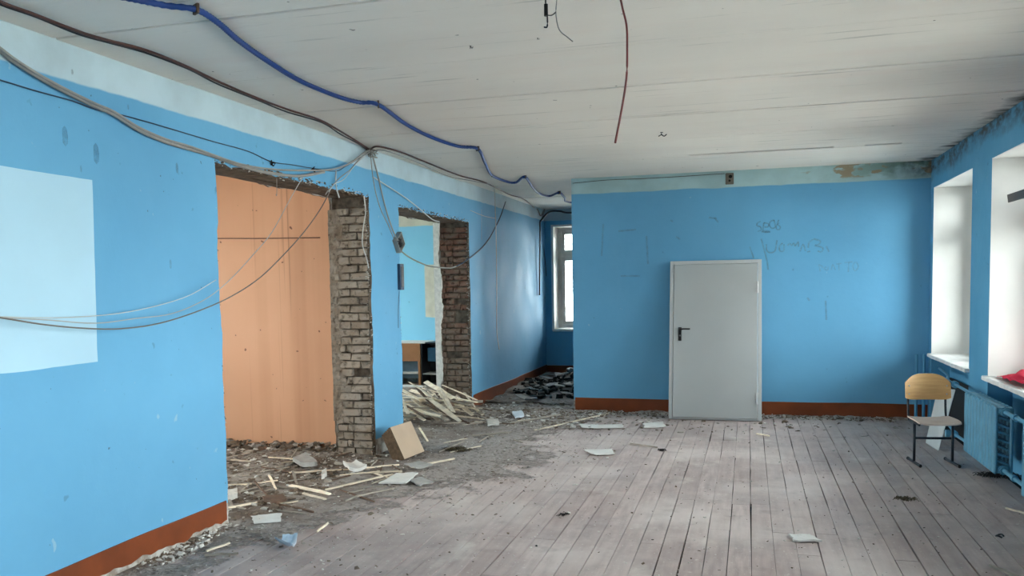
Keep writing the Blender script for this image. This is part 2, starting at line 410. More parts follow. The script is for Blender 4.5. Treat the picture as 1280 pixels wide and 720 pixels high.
# painted rectangle
c4 = [px(-60, 199, 0, XL), px(115, 225, 0, XL), px(122, 452, 0, XL), px(-60, 470, 0, XL)]
c4 = [(p.y, p.z) for p in c4]
c4[0] = (2.55, 2.34); c4[3] = (2.55, 1.30)
poly = ragged(c4[0], c4[1], .08, .004, 1) + ragged(c4[1], c4[2], .08, .004, 2) + ragged(c4[2], c4[3], .08, .006, 3)
bm = bmesh.new(); prism(bm, poly, 0, XL-.001, XL+.0015)
tag(mk('painted_patch', bm, M_PATCH, wall_left), 'pale blue painted rectangle')
# plaster ridge running along the wall at lintel height (old cable chase)
def wall_strip(name, pts, r, mat, parent, x=XL):
    bm = bmesh.new(); tube_bm(bm, [px(a, b, 0, x) for a, b in pts], r, 5, 4); return mk(name, bm, mat, parent, True)
# mortar/brick jambs
def brick_bm(lx, ly, lz, seed):
    rr = random.Random(seed); bm = bmesh.new(); box(bm, (0, 0, 0), (lx, ly, lz), bev=.006)
    for v in bm.verts: v.co += Vector((rr.uniform(-1, 1)*.006, rr.uniform(-1, 1)*.012, rr.uniform(-1, 1)*.0045))
    return bm
def brick_mesh(lx, ly, lz, seed, mat):
    bm = brick_bm(lx, ly, lz, seed); me = bpy.data.meshes.new('brick'); bmesh.ops.recalc_face_normals(bm, faces=bm.faces[:]); bm.to_mesh(me); bm.free(); me.materials.append(mat); return me
def jamb(y, ztop, mat, seed, miss=.03, sgn=1, x0=XL-LT+.03, x1=XL-.034):
    rr = random.Random(seed); cz = .0805; lib = {}
    for r in range(int(ztop/cz)):
        z = r*cz+.004; W_ = x1-x0
        pat = [[.075, .118, .222], [.05, .235, .118], [.19, .222], [.12, .06, .222]][r % 2 if rr.random() < .8 else 2+r % 2]
        tot = sum(pat)+.011*(len(pat)-1); xx = x0
        for L in pat:
            L = L*(W_-.011*(len(pat)-1))/sum(pat)
            if rr.random() > miss:
                key = (round(L, 3), rr.randrange(3))
                if key not in lib: lib[key] = brick_mesh(L, .10, .068, seed+len(lib), mat)
                o = bpy.data.objects.new('brick', lib[key]); COL.objects.link(o); o.parent = wall_left
                dy = rr.uniform(-.018, .014) - (.02 if rr.random() < .08 else 0)
                o.location = (xx, y+dy+.004, z+rr.uniform(-.002, .002)); o.rotation_euler = (rr.uniform(-.03, .03), rr.uniform(-.012, .012), rr.uniform(-.05, .05))
            xx += L+.011
jamb(O1b+.0, ZL1-.03, M_BK1, 11)
jamb(O2b+.0, ZL2-.03, M_BK2, 47, .07)
# mortar blobs smeared on the jamb, one rubbly mass each
def blob_wall(name, x0, x1, z0, z1, y, amp, mat, seed, nx=14, nz=90, keep=.0):
    bm = bmesh.new(); g = {}
    for i in range(nx+1):
        for j in range(nz+1):
            xx = x0+(x1-x0)*i/nx; zz = z0+(z1-z0)*j/nz
            v = noise.noise(Vector((xx*9+seed, zz*5, 0)))*.6+noise.noise(Vector((xx*30+seed, zz*30, 2)))*.4+noise.noise(Vector((xx*3, zz*1.5, seed)))*.5
            fade = 1-(i/nx)**1.4*1.4
            g[i, j] = (bm.verts.new((xx, y - amp*(v+fade-keep), zz)), v+fade-keep)
    for i in range(nx):
        for j in range(nz):
            q = [g[i, j], g[i+1, j], g[i+1, j+1], g[i, j+1]]
            if max(a[1] for a in q) > .0: bm.faces.new([a[0] for a in q])
    return tag(mk(name, bm, mat, wall_left, False))
k_ = blob_wall('mortar_smear', XL-LT+.0, XL-LT+.19, .35, ZL1-.12, O1b+.012, .028, M_BK1, 3, keep=.30)
# white plaster edge still standing behind the second jamb
bm = bmesh.new()
prism(bm, [(XL-LT-.05, 0)]+ragged((XL-LT+.035, 0), (XL-LT+.035, ZL2), .05, .03, 5)+[(XL-LT-.05, ZL2)], 1, O2b-.035, O2b+.0)
mk('plaster_edge', bm, simple('white plaster of the broken edge', (.80, .78, .73), .9, .15, 20, bump=.8), wall_left)
# lintels: rough timbers over each opening
def lintel(y0, y1, z, n, mat, seed):
    for i in range(n):
        w = (LT-.05)/n; x0 = XL-LT+.02+i*w
        bm = bmesh.new(); box(bm, (x0+.006, y0-.1, z+.004), (x0+w-.006, y1+.1, z+.06), bev=.005)
        bmesh.ops.subdivide_edges(bm, edges=[e for e in bm.edges if abs(e.verts[0].co.y-e.verts[1].co.y) > 1], cuts=14)
        for v in bm.verts: v.co += noise.noise_vector(v.co*5+Vector((seed, 0, 0)))*.012
        mk('lintel_timber', bm, mat, wall_left)
M_TIMB = simple('dark rough timber', (.10, .068, .045), .95, .45, 12, bump=1)
lintel(O1a, O1b, ZL1, 3, M_TIMB, 1); lintel(O2a, O2b, ZL2, 3, M_TIMB, 5)
# crumbs hanging on the broken edges over the openings
def chip(bm, p, s, rr, flat=.5, mi=0, bury=.2):
    M = Matrix.Translation(p) @ Euler((rr.uniform(-.4, .4), rr.uniform(-.4, .4), rr.uniform(0, 6.28))).to_matrix().to_4x4()
    a = s*rr.uniform(.5, 1); b = s*rr.uniform(.35, .8); c = s*flat*rr.uniform(.4, 1)
    base = [(-a, -b, 0), (a*rr.uniform(.5, 1), -b*rr.uniform(.6, 1), 0), (a*rr.uniform(.3, .9), b, 0), (-a*rr.uniform(.4, 1), b*rr.uniform(.5, 1), 0)]
    lo = [bm.verts.new(M @ Vector((q[0], q[1], -c*bury))) for q in base]
    hi = [bm.verts.new(M @ Vector((q[0]*.8, q[1]*.8, c*(1-bury)*rr.uniform(.7, 1)))) for q in base]
    F_ = [bm.faces.new(hi), bm.faces.new(lo[::-1])]
    for i in range(4): F_.append(bm.faces.new((lo[i], lo[(i+1) % 4], hi[(i+1) % 4], hi[i])))
    for f in F_: f.material_index = mi
rr = random.Random(5); bm = bmesh.new()
for i in range(900):
    o = rr.random()
    if o < .55: y = rr.uniform(O1a, O1b); z = ZL1
    else: y = rr.uniform(O2a, O2b); z = ZL2
    x = XL-rr.random()**2*.08+.004
    chip(bm, (x, y, z+rr.uniform(-.01, .035)), rr.uniform(.006, .018), rr, .8, rr.choice([0, 0, 1, 2]), .5)
for (y, z1) in ((O1a, ZL1), (O1b, ZL1), (O2a, ZL2), (O2b, ZL2)):
    for i in range(260):
        chip(bm, (XL-rr.uniform(.003, .05), y+rr.uniform(-.012, .012), rr.uniform(0, z1)), rr.uniform(.005, .014), rr, .8, rr.choice([0, 1, 1]), .5)
tag(mk('plaster_crumbs', bm, [M_MORT1, M_PLAST, M_BCH], wall_left), kind='stuff')

# ---------------------------------------------------------------- right (window) wall
ND = .2
bm = bmesh.new()
ws = sorted(WINS); ys = [YN]+[v for w in ws for v in w]+[YF+WT]
def shell_box(bm, a, b, white=()):
    fs = box(bm, a, b, 0)   # faces: bottom, top, -y, +x, +y, -x
    for i in white: fs[i].material_index = 1
for i in range(0, len(ys), 2):
    shell_box(bm, (XR, ys[i], -.03), (XR+WT, ys[i+1], ZS-.04))
    shell_box(bm, (XR, ys[i], ZS-.04), (XR+WT, ys[i+1], ZT), (2, 4))
for a, b in ws: shell_box(bm, (XR+ND, a, -.03), (XR+WT, b, ZS-.04))
shell_box(bm, (XR, YN, ZT), (XR+WT, YF+WT, H+.03))
wall_right = tag(mk('wall_right', bm, [M_BR, M_WHITE]), kind='structure')
bm = bmesh.new()
for a, b in ws: box(bm, (XR+.004, a, ZT-.004), (XR+WT, b, ZT+.001))
mk('head_plaster', bm, M_WHITE, wall_right)

# ---------------------------------------------------------------- windows
def window_x(n, y0, y1, xf, sgn=1, z0=ZS, z1=ZT, sill=True, xi=None):
    """frame in a plane x = xf"""
    t = tag(empty('window_%d' % n, (0, 0, 0)), kind='structure')
    def bar(nm, ya, yb, za, zb, d=.05, bev=.004):
        bm = bmesh.new(); box(bm, (xf-d/2, ya, za), (xf+d/2, yb, zb), bev=bev); return mk(nm, bm, M_FRAME, t)
    w = .06; zm = z1-.52; ym = (y0+y1)/2
    bar('frame_stile', y0, y0+w, z0, z1, .09); bar('frame_stile', y1-w, y1, z0, z1, .09)
    bar('frame_head', y0+w, y1-w, z1-w, z1, .09); bar('frame_foot', y0+w, y1-w, z0, z0+w, .09)
    bar('mullion', ym-.04, ym+.04, z0+w, z1-w, .08); bar('transom', y0+w, ym-.04, zm-.035, zm+.035, .08); bar('transom', ym+.04, y1-w, zm-.035, zm+.035, .08)
    for ya, yb in ((y0+w, ym-.04), (ym+.04, y1-w)):
        for za, zb in ((z0+w, zm-.035), (zm+.035, z1-w)):
            s = .045; bm = bmesh.new()
            box(bm, (xf-.02, ya, za), (xf+.02, ya+s, zb)); box(bm, (xf-.02, yb-s, za), (xf+.02, yb, zb))
            box(bm, (xf-.02, ya+s, za), (xf+.02, yb-s, za+s)); box(bm, (xf-.02, ya+s, zb-s), (xf+.02, yb-s, zb))
            sa = mk('sash', bm, M_FRAME, t)
            bm = bmesh.new(); box(bm, (xf-.002, ya+s, za+s), (xf+.002, yb-s, zb-s)); mk('pane', bm, M_GLASS, sa)
    if sill:
        bm = bmesh.new(); box(bm, (xi-.045, y0-.03, z0-.04), (xf-.045, y1+.03, z0), bev=.006)
        bmesh.ops.subdivide_edges(bm, edges=[e for e in bm.edges if abs(e.verts[0].co.y-e.verts[1].co.y) > 1], cuts=30)
        for v in bm.verts:
            if v.co.x < xi-.03: v.co.x += noise.noise(Vector((v.co.y*9, v.co.z*3, n)))*.012
        mk('sill', bm, M_SILL, t)
    return t
wt = {}
for i, (a, b) in enumerate(WINS): wt[i] = window_x(i+1, a, b, XR+.46, xi=XR)
for i, (a, b) in enumerate(LWINS): window_x(i+9, a, b, LX-.2, sill=False)
# handle on the first window
bm = bmesh.new(); box(bm, (XR+.40, 9.83, 1.66), (XR+.415, 9.86, 1.80), bev=.003); box(bm, (XR+.36, 9.84, 1.72), (XR+.405, 9.855, 1.74)); box(bm, (XR+.355, 9.75, 1.72), (XR+.37, 9.855, 1.74), bev=.003)
mk('window_handle', bm, M_CHROME, wt[0])
# open hopper sash in the second window: leans inward at its top light
pt = px(1265, 238, 0, XR+.14)
oy = pt.y; oz = pt.z
sash = tag(empty('open_sash', (XR+.46, oy, oz-.05), (0, -.12, 0)), 'small white-framed top sash folded open into the second window', 'window sash')
bm = bmesh.new(); box(bm, (-.33, -1.2, 0), (-.29, 0, .045), bev=.003); box(bm, (-.04, -1.2, 0), (0, 0, .045)); box(bm, (-.29, -.04, 0), (-.04, 0, .045)); box(bm, (-.29, -1.2, 0), (-.04, -1.16, .045)); mk('sash_frame', bm, M_FRAME, sash)
bm = bmesh.new(); box(bm, (-.29, -1.16, .02), (-.04, -.04, .024)); mk('pane', bm, M_GLASS, sash)
bm = bmesh.new(); box(bm, (-.35, -1.2, -.012), (-.331, .012, .058), bev=.002); mk('rubber_edge', bm, M_BLACK, sash)

# far window (plane y)
t = tag(empty('window_8', (0, 0, 0)), kind='structure')
x0, x1 = FWX; z0, z1 = FWZ; yf = YF+.45
def bary(nm, xa, xb, za, zb, d=.06, par=None):
    bm = bmesh.new(); box(bm, (xa, yf-d/2, za), (xb, yf+d/2, zb), bev=.004); return mk(nm, bm, M_FRAME, par or t)
bary('frame_stile', x0, x0+.07, z0, z1, .1); bary('frame_stile', x1-.07, x1, z0, z1, .1)
bary('frame_head', x0+.07, x1-.07, z1-.07, z1, .1); bary('frame_foot', x0+.07, x1-.07, z0, z0+.07, .1)
xm = (x0+x1)/2; bary('mullion', xm-.04, xm+.04, z0+.07, z1-.07, .09); zt = 2.24
bary('transom', x0+.07, xm-.04, zt-.04, zt+.04, .09); bary('transom', xm+.04, x1-.07, zt-.04, zt+.04, .09)
for xa, xb in ((x0+.07, xm-.04), (xm+.04, x1-.07)):
    for za, zb in ((z0+.07, zt-.04), (zt+.04, z1-.07)):
        bm = bmesh.new(); s = .06
        box(bm, (xa, yf-.022, za), (xa+s, yf+.022, zb)); box(bm, (xb-s, yf-.022, za), (xb, yf+.022, zb)); box(bm, (xa+s, yf-.022, za), (xb-s, yf+.022, za+s)); box(bm, (xa+s, yf-.022, zb-s), (xb-s, yf+.022, zb))
        sa = mk('sash', bm, M_FRAME, t); bm = bmesh.new(); box(bm, (xa+s, yf-.002, za+s), (xb-s, yf+.002, zb-s)); mk('pane', bm, M_GLASS, sa)
bm = bmesh.new(); box(bm, (x0-.02, YF-.04, z0-.04), (x1+.02, yf-.05, z0), bev=.005); mk('sill', bm, M_SILL, t)

# ---------------------------------------------------------------- far, back, rear walls and side rooms
bm = bmesh.new()
shell_box(bm, (XL-LT, YF, -.03), (x0, YF+WT, H+.03), ()); shell_box(bm, (x1, YF, -.03), (XR, YF+WT, H+.03))
shell_box(bm, (x0, YF, -.03), (x1, YF+WT, z0-.04)); shell_box(bm, (x0, YF, z1), (x1, YF+WT, H+.03))
wall_far = tag(mk('wall_far', bm, [M_BL, M_WHITE]), kind='structure')
bm = bmesh.new()
box(bm, (x0-.001, YF+.004, z0), (x0+.006, yf-.05, z1)); box(bm, (x1-.006, YF+.004, z0), (x1+.001, yf-.05, z1)); box(bm, (x0, YF+.004, z1-.006), (x1, yf-.05, z1+.001))
box(bm, (x0-.035, YF-.003, z0-.02), (x0+.006, YF+.004, z1+.03)); box(bm, (x0+.006, YF-.003, z1-.006), (x1, YF+.004, z1+.03))
mk('reveal_plaster', bm, M_WHITE, wall_far)
BXL = -2.225
bm = bmesh.new(); box(bm, (BXL, D, -.03), (XR, D+.16, H+.03)); wall_back = tag(mk('wall_back', bm, M_BB), kind='structure')
bm = bmesh.new(); box(bm, (LX, YN-.3, -.03), (XR+WT, YN, H+.03)); wall_rear = tag(mk('wall_rear', bm, M_BL), kind='structure')
YP = 7.90
# partition between the two side rooms: orange towards us, turquoise on the other side
bm = bmesh.new(); fs = box(bm, (LX, YP, -.03), (XL-LT, YP+.12, H+.03)); fs[4].material_index = 1
tag(mk('wall_partition', bm, [M_OR, M_LB]), kind='structure')
bm = bmesh.new(); box(bm, (LX, 13.75, -.03), (XL-LT, 13.95, H+.03)); tag(mk('wall_annex', bm, M_LB), kind='structure')
bm = bmesh.new(); box(bm, (LX, .6, -.03), (XL-LT, .8, H+.03)); tag(mk('wall_near_room', bm, M_OR), kind='structure')
bm = bmesh.new(); yy = [YN]+[v for w in LWINS for v in w]+[YF]
for i in range(0, len(yy), 2): box(bm, (LX-.4, yy[i], -.03), (LX, yy[i+1], H+.03))
for a, b in LWINS: box(bm, (LX-.4, a, -.03), (LX, b, ZS)); box(bm, (LX-.4, a, ZT), (LX, b, H+.03))
tag(mk('wall_outer', bm, M_LB), kind='structure')
bm = bmesh.new(); box(bm, (LX, YN, -.12), (XL-LT+.02, YF, -.002)); tag(mk('floor_side_rooms', bm, M_DIRTO), kind='structure')
bm = bmesh.new(); box(bm, (XL-LT+.021, O1a-.04, -.023), (XL+.002, O1b+.04, -.001)); box(bm, (XL-LT+.021, O2a-.04, -.023), (XL+.002, O2b+.04, -.001)); mk('threshold_dirt', bm, M_DIRTO, floor)

# ---------------------------------------------------------------- skirting painted brown, lower edge broken
def skirt(name, p0, p1, off, ztop=.196, zb=.05, amp=.035, seed=1):
    """p0, p1 along the wall in plan; off = normal into the room"""
    p0 = Vector(p0); p1 = Vector(p1); L = (p1-p0).length; d = (p1-p0)/L; n_ = max(8, int(L/.035)); bm = bmesh.new(); prev = None
    for i in range(n_+1):
        s = L*i/n_; q = p0+d*s
        w = noise.noise(Vector((q.x*2.2+seed, q.y*2.2, 1)))*.7+noise.noise(Vector((q.x*12+seed, q.y*12, 4)))*.5
        lo = max(.004, zb+amp*w); hi = ztop+noise.noise(Vector((q.x*1.5, q.y*1.5, seed)))*.008
        o = Vector(off)*.007; cur = [bm.verts.new((q.x, q.y, lo)), bm.verts.new((q.x, q.y, hi)), bm.verts.new((q.x+o.x, q.y+o.y, hi-.003)), bm.verts.new((q.x+o.x, q.y+o.y, lo))]
        if prev:
            for j in range(4): bm.faces.new((prev[j], prev[(j+1) % 4], cur[(j+1) % 4], cur[j]))
        else: bm.faces.new(cur)
        prev = cur
    bm.faces.new(prev[::-1])
    return tag(mk(name, bm, M_BROWN), kind='structure')
bs = skirt('baseboard_left', (XL, YN), (XL, O1a-.03), (1, 0), seed=2, zb=.055, amp=.05)
skirt('baseboard_left_far', (XL, O2b+.05), (XL, YF), (1, 0), seed=3, zb=.0, amp=.01, ztop=.21)
skirt('baseboard_back', (BXL+.02, D), (XR, D), (0, -1), seed=4, zb=.035, amp=.04)
skirt('baseboard_far', (XL, YF), (XR, YF), (0, -1), seed=5, zb=.0, amp=.01)
# lime plaster showing under the brown band
def rub(bm, rr, n, fx, smin, smax, mats=(0, 1, 2), flat=.6, bury=.25):
    for i in range(n):
        chip(bm, Vector(fx(rr)), rr.uniform(smin, smax)*(1 if rr.random() < .85 else 1.6), rr, flat, rr.choice(mats), bury)
rr = random.Random(9); bm = bmesh.new()
def fxl(r):
    y = r.uniform(2.5, 5.2); a = r.random()**2
    return (XL+.006+a*.13, y, .004+(1-a)*.045*r.random()*max(.2, .5+noise.noise(Vector((y*3, 0, 0)))*1.6))
rub(bm, rr, 1500, fxl, .008, .028, (0, 0, 1, 2))
mk('skirting_rubble', bm, [M_WCH, M_MORT1, M_BCH]); o = bpy.data.objects['skirting_rubble']
tag(o, 'white lime crumbs along the foot of the near left wall', 'rubble', kind='stuff')
bm = bmesh.new()
rub(bm, rr, 1300, lambda r: (r.uniform(BXL, 1.7), D-.008-r.random()**2*.16, .003+r.random()**3*.035), .006, .022, (0, 0, 1, 2))
tag(mk('skirting_rubble', bm, [M_PLAST, M_MORT1, M_BCH]), 'crumbs along the foot of the blue back wall', 'rubble', kind='stuff')

# ---------------------------------------------------------------- dirt layer around the openings
def dirt_h(x, y):
    n1 = noise.noise(Vector((x*1.3, y*1.3, 5)))*.5+noise.noise(Vector((x*4, y*4, 1)))*.3
    edge = -2.75 + .42*(y-5) * (1 if y < 7 else 0) if y < 7 else -1.95+.05*(y-7)
    edge = {True: edge}[True]
    e1 = (edge - x)/.7 + n1*.9
    if y < 5.3: e1 = min(e1, (XL+.75-(5.3-y)*.25 - x)/.35+n1)
    if y > 10.9: e1 = max(e1, .6+n1)
    h = max(0, min(1, e1))*.022*(1+n1*1.2)
    if y > 10.6 and x > XL: h += .05*max(0, min(1, (y-10.8)/1.5))*(1+1.5*noise.noise(Vector((x*2, y*2, 8))))
    if 8.3 < y < 11 and x < -3.2: h += .05*max(0, min(1, (-3.2-x)/.6))
    h += noise.noise(Vector((x*14, y*14, 2)))*.006*min(1, max(0, e1)+.2)
    return h
def zt_(x, y): return max(0.0, dirt_h(x, y)-.004)
bm = bmesh.new(); g = {}; st = .045; nx = int((7.2)/st); ny = int((15.15-3.4)/st)
for i in range(nx+1):
    for j in range(ny+1):
        x = -8.6+i*st; y = 3.4+j*st; g[i, j] = (x, y, dirt_h(x, y)-.004)
def ok(x, y):
    inw = XL-LT-.01 < x < XL+.0
    if inw and not (O1a < y < O1b or O2a < y < O2b): return False
    if x <= XL-LT and (y < 3.5 or YP-.02 < y < YP+.14 or y > 13.74): return False
    if x > BXL-.02 and y > D-.02: return False
    return True
vv = {}
for i in range(nx):
    for j in range(ny):
        c = [(i, j), (i+1, j), (i+1, j+1), (i, j+1)]
        if not ok(g[i, j][0]+st/2, g[i, j][1]+st/2): continue
        if max(g[q][2] for q in c) <= -.0005: continue
        for q in c:
            if q not in vv: vv[q] = bm.verts.new(g[q])
        bm.faces.new([vv[q] for q in c])
o = mk('dirt_layer', bm, M_DIRT, smooth=True); tag(o, 'brown dirt and plaster dust spread from the broken openings', 'dirt', kind='stuff')
# loose chips
rr = random.Random(21); bm = bmesh.new()
def scatter(bm, rr, n, xa, xb, ya, yb, smin, smax, mats, dens=None, flat=.4):
    c = 0
    while c < n:
        x = rr.uniform(xa, xb); y = rr.uniform(ya, yb)
        if not ok(x, y): continue
        if dens and rr.random() > dens(x, y): c += .25; continue
        chip(bm, Vector((x, y, zt_(x, y)+.002)), rr.uniform(smin, smax)*(1 if rr.random() < .9 else 1.8), rr, flat, rr.choice(mats), .2); c += 1
def dl_(x, y):
    e = (-2.6+.3*(y-5) if y < 7 else -1.9) - x
    return 1 if e > 0 else math.exp(e*2.6)
CHM = [M_WCH, M_MORT1, M_BCH, M_DCH, M_LATHG, simple('grey plaster chips', (.36, .33, .30), .9, .2, 20)]
scatter(bm, rr, 5200, -6.5, -.8, 4.0, 11, .004, .015, (0, 0, 1, 1, 5, 2, 5, 4, 4), dl_)
tag(mk('plaster_chips', bm, CHM), 'chips of plaster and brick strewn in front of the openings', 'rubble', kind='stuff')
bm = bmesh.new(); scatter(bm, rr, 1300, -6.2, -3.4, 5.25, 7.85, .010, .036, (0, 1, 2, 2, 2, 4), None, .5)
rub(bm, rr, 700, lambda r_: (r_.uniform(-6.3, XL-LT), YP-.01-r_.random()**2*.22, .01+r_.random()**3*.07), .015, .05, (1, 2, 2, 5), .6)
tag(mk('brick_rubble', bm, CHM), 'brown brick and plaster rubble at the foot of the orange wall', 'rubble', kind='stuff')
bm = bmesh.new(); scatter(bm, rr, 2600, XL, 1.9, 9.6, 15, .008, .034, (0, 1, 1, 2, 5, 4), lambda x, y: 1 if x < -2 else math.exp((-2-x)*.9)*min(1, .25+(y-9.6)))
tag(mk('plaster_chips', bm, CHM), 'chips of plaster strewn at the entrance of the far passage', 'rubble', kind='stuff')
bm = bmesh.new(); scatter(bm, rr, 1100, -3.2, 2.0, 4, 10.9, .003, .011, (0, 0, 0, 1, 2, 3), None)
tag(mk('floor_crumbs', bm, CHM), 'tiny white and dark crumbs scattered over the plank floor', 'crumbs', kind='stuff')

# ---------------------------------------------------------------- sticks
def stick(p0, p1, w=.028, t=.010, mat=None, name='wood_lath', seed=0, roll=0):
    p0 = Vector(p0); p1 = Vector(p1); d = p1-p0; L = d.length; rr = random.Random(seed)
    bm = bmesh.new(); n_ = 4; prev = None
    for i in range(n_+1):
        s = i/n_; off = rr.uniform(-1, 1)*.0035; ww = w*(1-.25*abs(rr.random()))*(.7 if i in (0, n_) and rr.random() < .6 else 1)/2; tt = t/2
        cur = [bm.verts.new((s*L, off+a*ww, b*tt+off*.5)) for a, b in ((-1, -1), (1, -1), (1, 1), (-1, 1))]
        if prev:
            for j in range(4): bm.faces.new((prev[j], prev[(j+1) % 4], cur[(j+1) % 4], cur[j]))
        else: bm.faces.new(cur[::-1])
        prev = cur
    bm.faces.new(prev)
    o = mk(name, bm, mat or M_LATH); o.location = p0
    q = d.to_track_quat('X', 'Z'); e = (q @ Euler((roll, 0, 0)).to_quaternion()).to_euler(); o.rotation_euler = e
    return o
def fl(x, y, dz=.012):
    p = px(x, y, 2, .02); p.z = zt_(p.x, p.y)+dz; return p
LS = [  # pixels of both ends, width, material, label
 ((288,603),(372,612),.03,'g','long grey lath lying inside the near opening, left of the crossing sticks'),
 ((363,608),(413,619),.05,'w','broad pale split board end below the middle of the near opening'),
 ((361,593),(427,588),.028,'w','pale lath lying level in front of the orange wall'),
 ((429,588),(499,582),.022,'w','thin pale lath pointing at the leaning boards'),
 ((407,613),(491,594),.024,'w','long thin lath slanting up towards the white sheet'),
 ((336,596),(345,613),.022,'w','short pale stick lying across the long grey lath'),
 ((286,637),(321,630),.026,'w','whitish lath by the corner of the near left wall'),
 ((346,593),(370,578),.022,'g','thin stick slanting away towards the orange wall'),
 ((396,663),(410,653),.014,'w','small white splinter on the planks below the dirt'),
 ((258,688),(287,678),.022,'w','pale splinter beside the near left baseboard'),
 ((256,693),(298,690),.016,'g','grey stick just below the pale splinter at the near baseboard'),
 ((525,583),(568,574),.035,'w','whitewashed plank piece lying right of the leaning boards'),
 ((379,618),(407,626),.022,'w','short lath under the pale board end'),
 ((514,524),(535,553),.028,'w','pale lath lying from the lath heap towards the viewer'),
 ((289,575),(313,578),.022,'w','short lath at the far left foot of the orange wall'),
 ((318,604),(352,640),.012,'b','dark thin stick on the dirt in the near opening'),
 ((330,628),(392,640),.02,'b','dark lath half sunk in the dirt'),
 ((431,628),(450,619),.02,'g','grey splinter at the edge of the dirt'),
 ((788,553),(822,558),.020,'g','thin grey stick on the planks before the grey door'),
 ((1237,705),(1273,719),.026,'g','grey lath in the bottom right corner of the floor'),
 ((1257,634),(1281,640),.016,'w','thin pale splinter under the near radiator'),
 ((946,541),(962,544),.02,'w','short pale splinter right of the grey door foot'),
 ((640,530),(700,519),.03,'g','long grey lath at the mouth of the far passage'),
 ((668,538),(760,516),.022,'w','whitish lath crossing the mouth of the passage'),
 ((590,545),(640,541),.02,'g','grey lath on the dusty floor before the second opening'),
 ((548,566),(580,553),.02,'g','grey stick behind the lint tuft'),
]
MM = {'w': M_LATH, 'g': M_LATHG, 'b': M_LATHB}
for i, (a, b, w, m, lab) in enumerate(LS):
    p0, p1 = fl(*a), fl(*b)
    tag(stick(p0, p1, w, .012, MM[m], seed=i), lab, 'lath')
# heap of split laths in the second opening
rr = random.Random(33)
for i in range(80):
    cx = rr.uniform(-4.3, -3.42); cy = rr.uniform(9.2, 10.5); L = rr.uniform(.3, .85)
    ang = rr.gauss(-.62, .4); tilt = rr.uniform(-.05, .22)
    hz = .02+max(0, .26*(1-((cx+3.95)/.75)**2)*(1-((cy-9.95)/.9)**2))*rr.random()
    d = Vector((math.cos(ang)*math.cos(tilt), math.sin(ang)*math.cos(tilt), -math.sin(tilt)))
    c = Vector((cx, cy, hz+zt_(cx, cy)+abs(math.sin(tilt))*L/2)); p0 = c-d*L/2; p1 = c+d*L/2
    for p in (p0, p1):
        if p.y > O2b-.06: p.y = O2b-.06
        if p.x < -4.6: p.x = -4.6
        p.z = max(p.z, .02)
    if p0.x < XL+.05 and p0.y < O2a+.05: continue
    mt = rr.choice([M_LATH]*6+[M_LATHG]*2+[M_LATHB]); zm = max(p0.z, p1.z)
    tag(stick(p0, p1, rr.uniform(.03, .07), .009, mt, seed=i+50, roll=rr.uniform(-.5, .5)), '%s %s split lath %s the heap in the second opening' % ('long' if L > .75 else ('short' if L < .5 else 'middling'), {M_LATH: 'pale', M_LATHG: 'dusty grey', M_LATHB: 'dark brown'}[mt], 'high on' if zm > .36 else ('halfway up' if zm > .2 else ('at the left foot of' if cx < -3.75 else 'at the right foot of'))), 'lath', 'laths heaped in the second opening')
rr = random.Random(34)
for i in range(84):
    if i < 68: x, y = rr.uniform(-5.6, -2.9), rr.uniform(5.4, 7.75)
    else: x, y = rr.uniform(-3.4, -2.3), rr.uniform(8.0, 10.9)
    L = rr.uniform(.12, .5); a = rr.uniform(0, 3.14); dx = math.cos(a)*L/2; dy = math.sin(a)*L/2
    if not (ok(x-dx, y-dy) and ok(x+dx, y+dy)): continue
    mt = rr.choice([M_LATH, M_LATHG, M_LATHG, M_LATHB]); cn = {M_LATH: 'pale', M_LATHG: 'grey', M_LATHB: 'dark brown'}[mt]; sz = 'long' if L > .34 else ('short' if L < .22 else 'middling')
    if i < 68: gl = ('%s %s broken lath in the near opening, %s' % (sz, cn, 'close to the orange wall' if y > 7 else ('in its middle' if y > 6.2 else 'towards the viewer')), 'laths in the near opening')
    else: gl = ('%s %s broken lath on the dusty floor %s' % (sz, cn, 'beside the second opening' if y > 9.2 else 'beside the leaning boards'), 'laths by the second opening')
    tag(stick((x-dx, y-dy, zt_(x-dx, y-dy)+.008), (x+dx, y+dy, zt_(x+dx, y+dy)+.012), rr.uniform(.01, .026), .008, mt, seed=i+150), gl[0], 'lath', gl[1])

# ---------------------------------------------------------------- flat pieces on the floor
def sheet(name, quad, mat, lab, cat, t=.006, curl=.0, z=.006, seed=1, n=6, group=None):
    P4 = [fl(a, b, z) for a, b in quad]; c0 = sum(P4, Vector())/4; bm = bmesh.new(); up = {}; dn = {}
    for i in range(n+1):
        for j in range(n+1):
            u = i/n; v = j/n; p = P4[0].lerp(P4[1], u).lerp(P4[3].lerp(P4[2], u), v)-c0
            nn = noise.noise_vector(Vector((u*3+seed, v*3, seed)))
            if i in (0, n) or j in (0, n): p += Vector((nn.x, nn.y, 0))*.018
            h = max(0, nn.z)*.012+curl*((u-.5)**2*4*.5+ (v > .8)*.2) + .002
            up[i, j] = bm.verts.new(p+Vector((0, 0, h+t))); dn[i, j] = bm.verts.new(p+Vector((0, 0, h)))
    for i in range(n):
        for j in range(n):
            bm.faces.new((up[i, j], up[i+1, j], up[i+1, j+1], up[i, j+1])); bm.faces.new((dn[i, j], dn[i, j+1], dn[i+1, j+1], dn[i+1, j]))
    for i in range(n):
        for A, B in (((i, 0), (i+1, 0)), ((i+1, n), (i, n)), ((0, i+1), (0, i)), ((n, i), (n, i+1))):
            bm.faces.new((up[A], dn[A], dn[B], up[B]))
    o = mk(name, bm, mat, loc=c0); return tag(o, lab, cat, group)
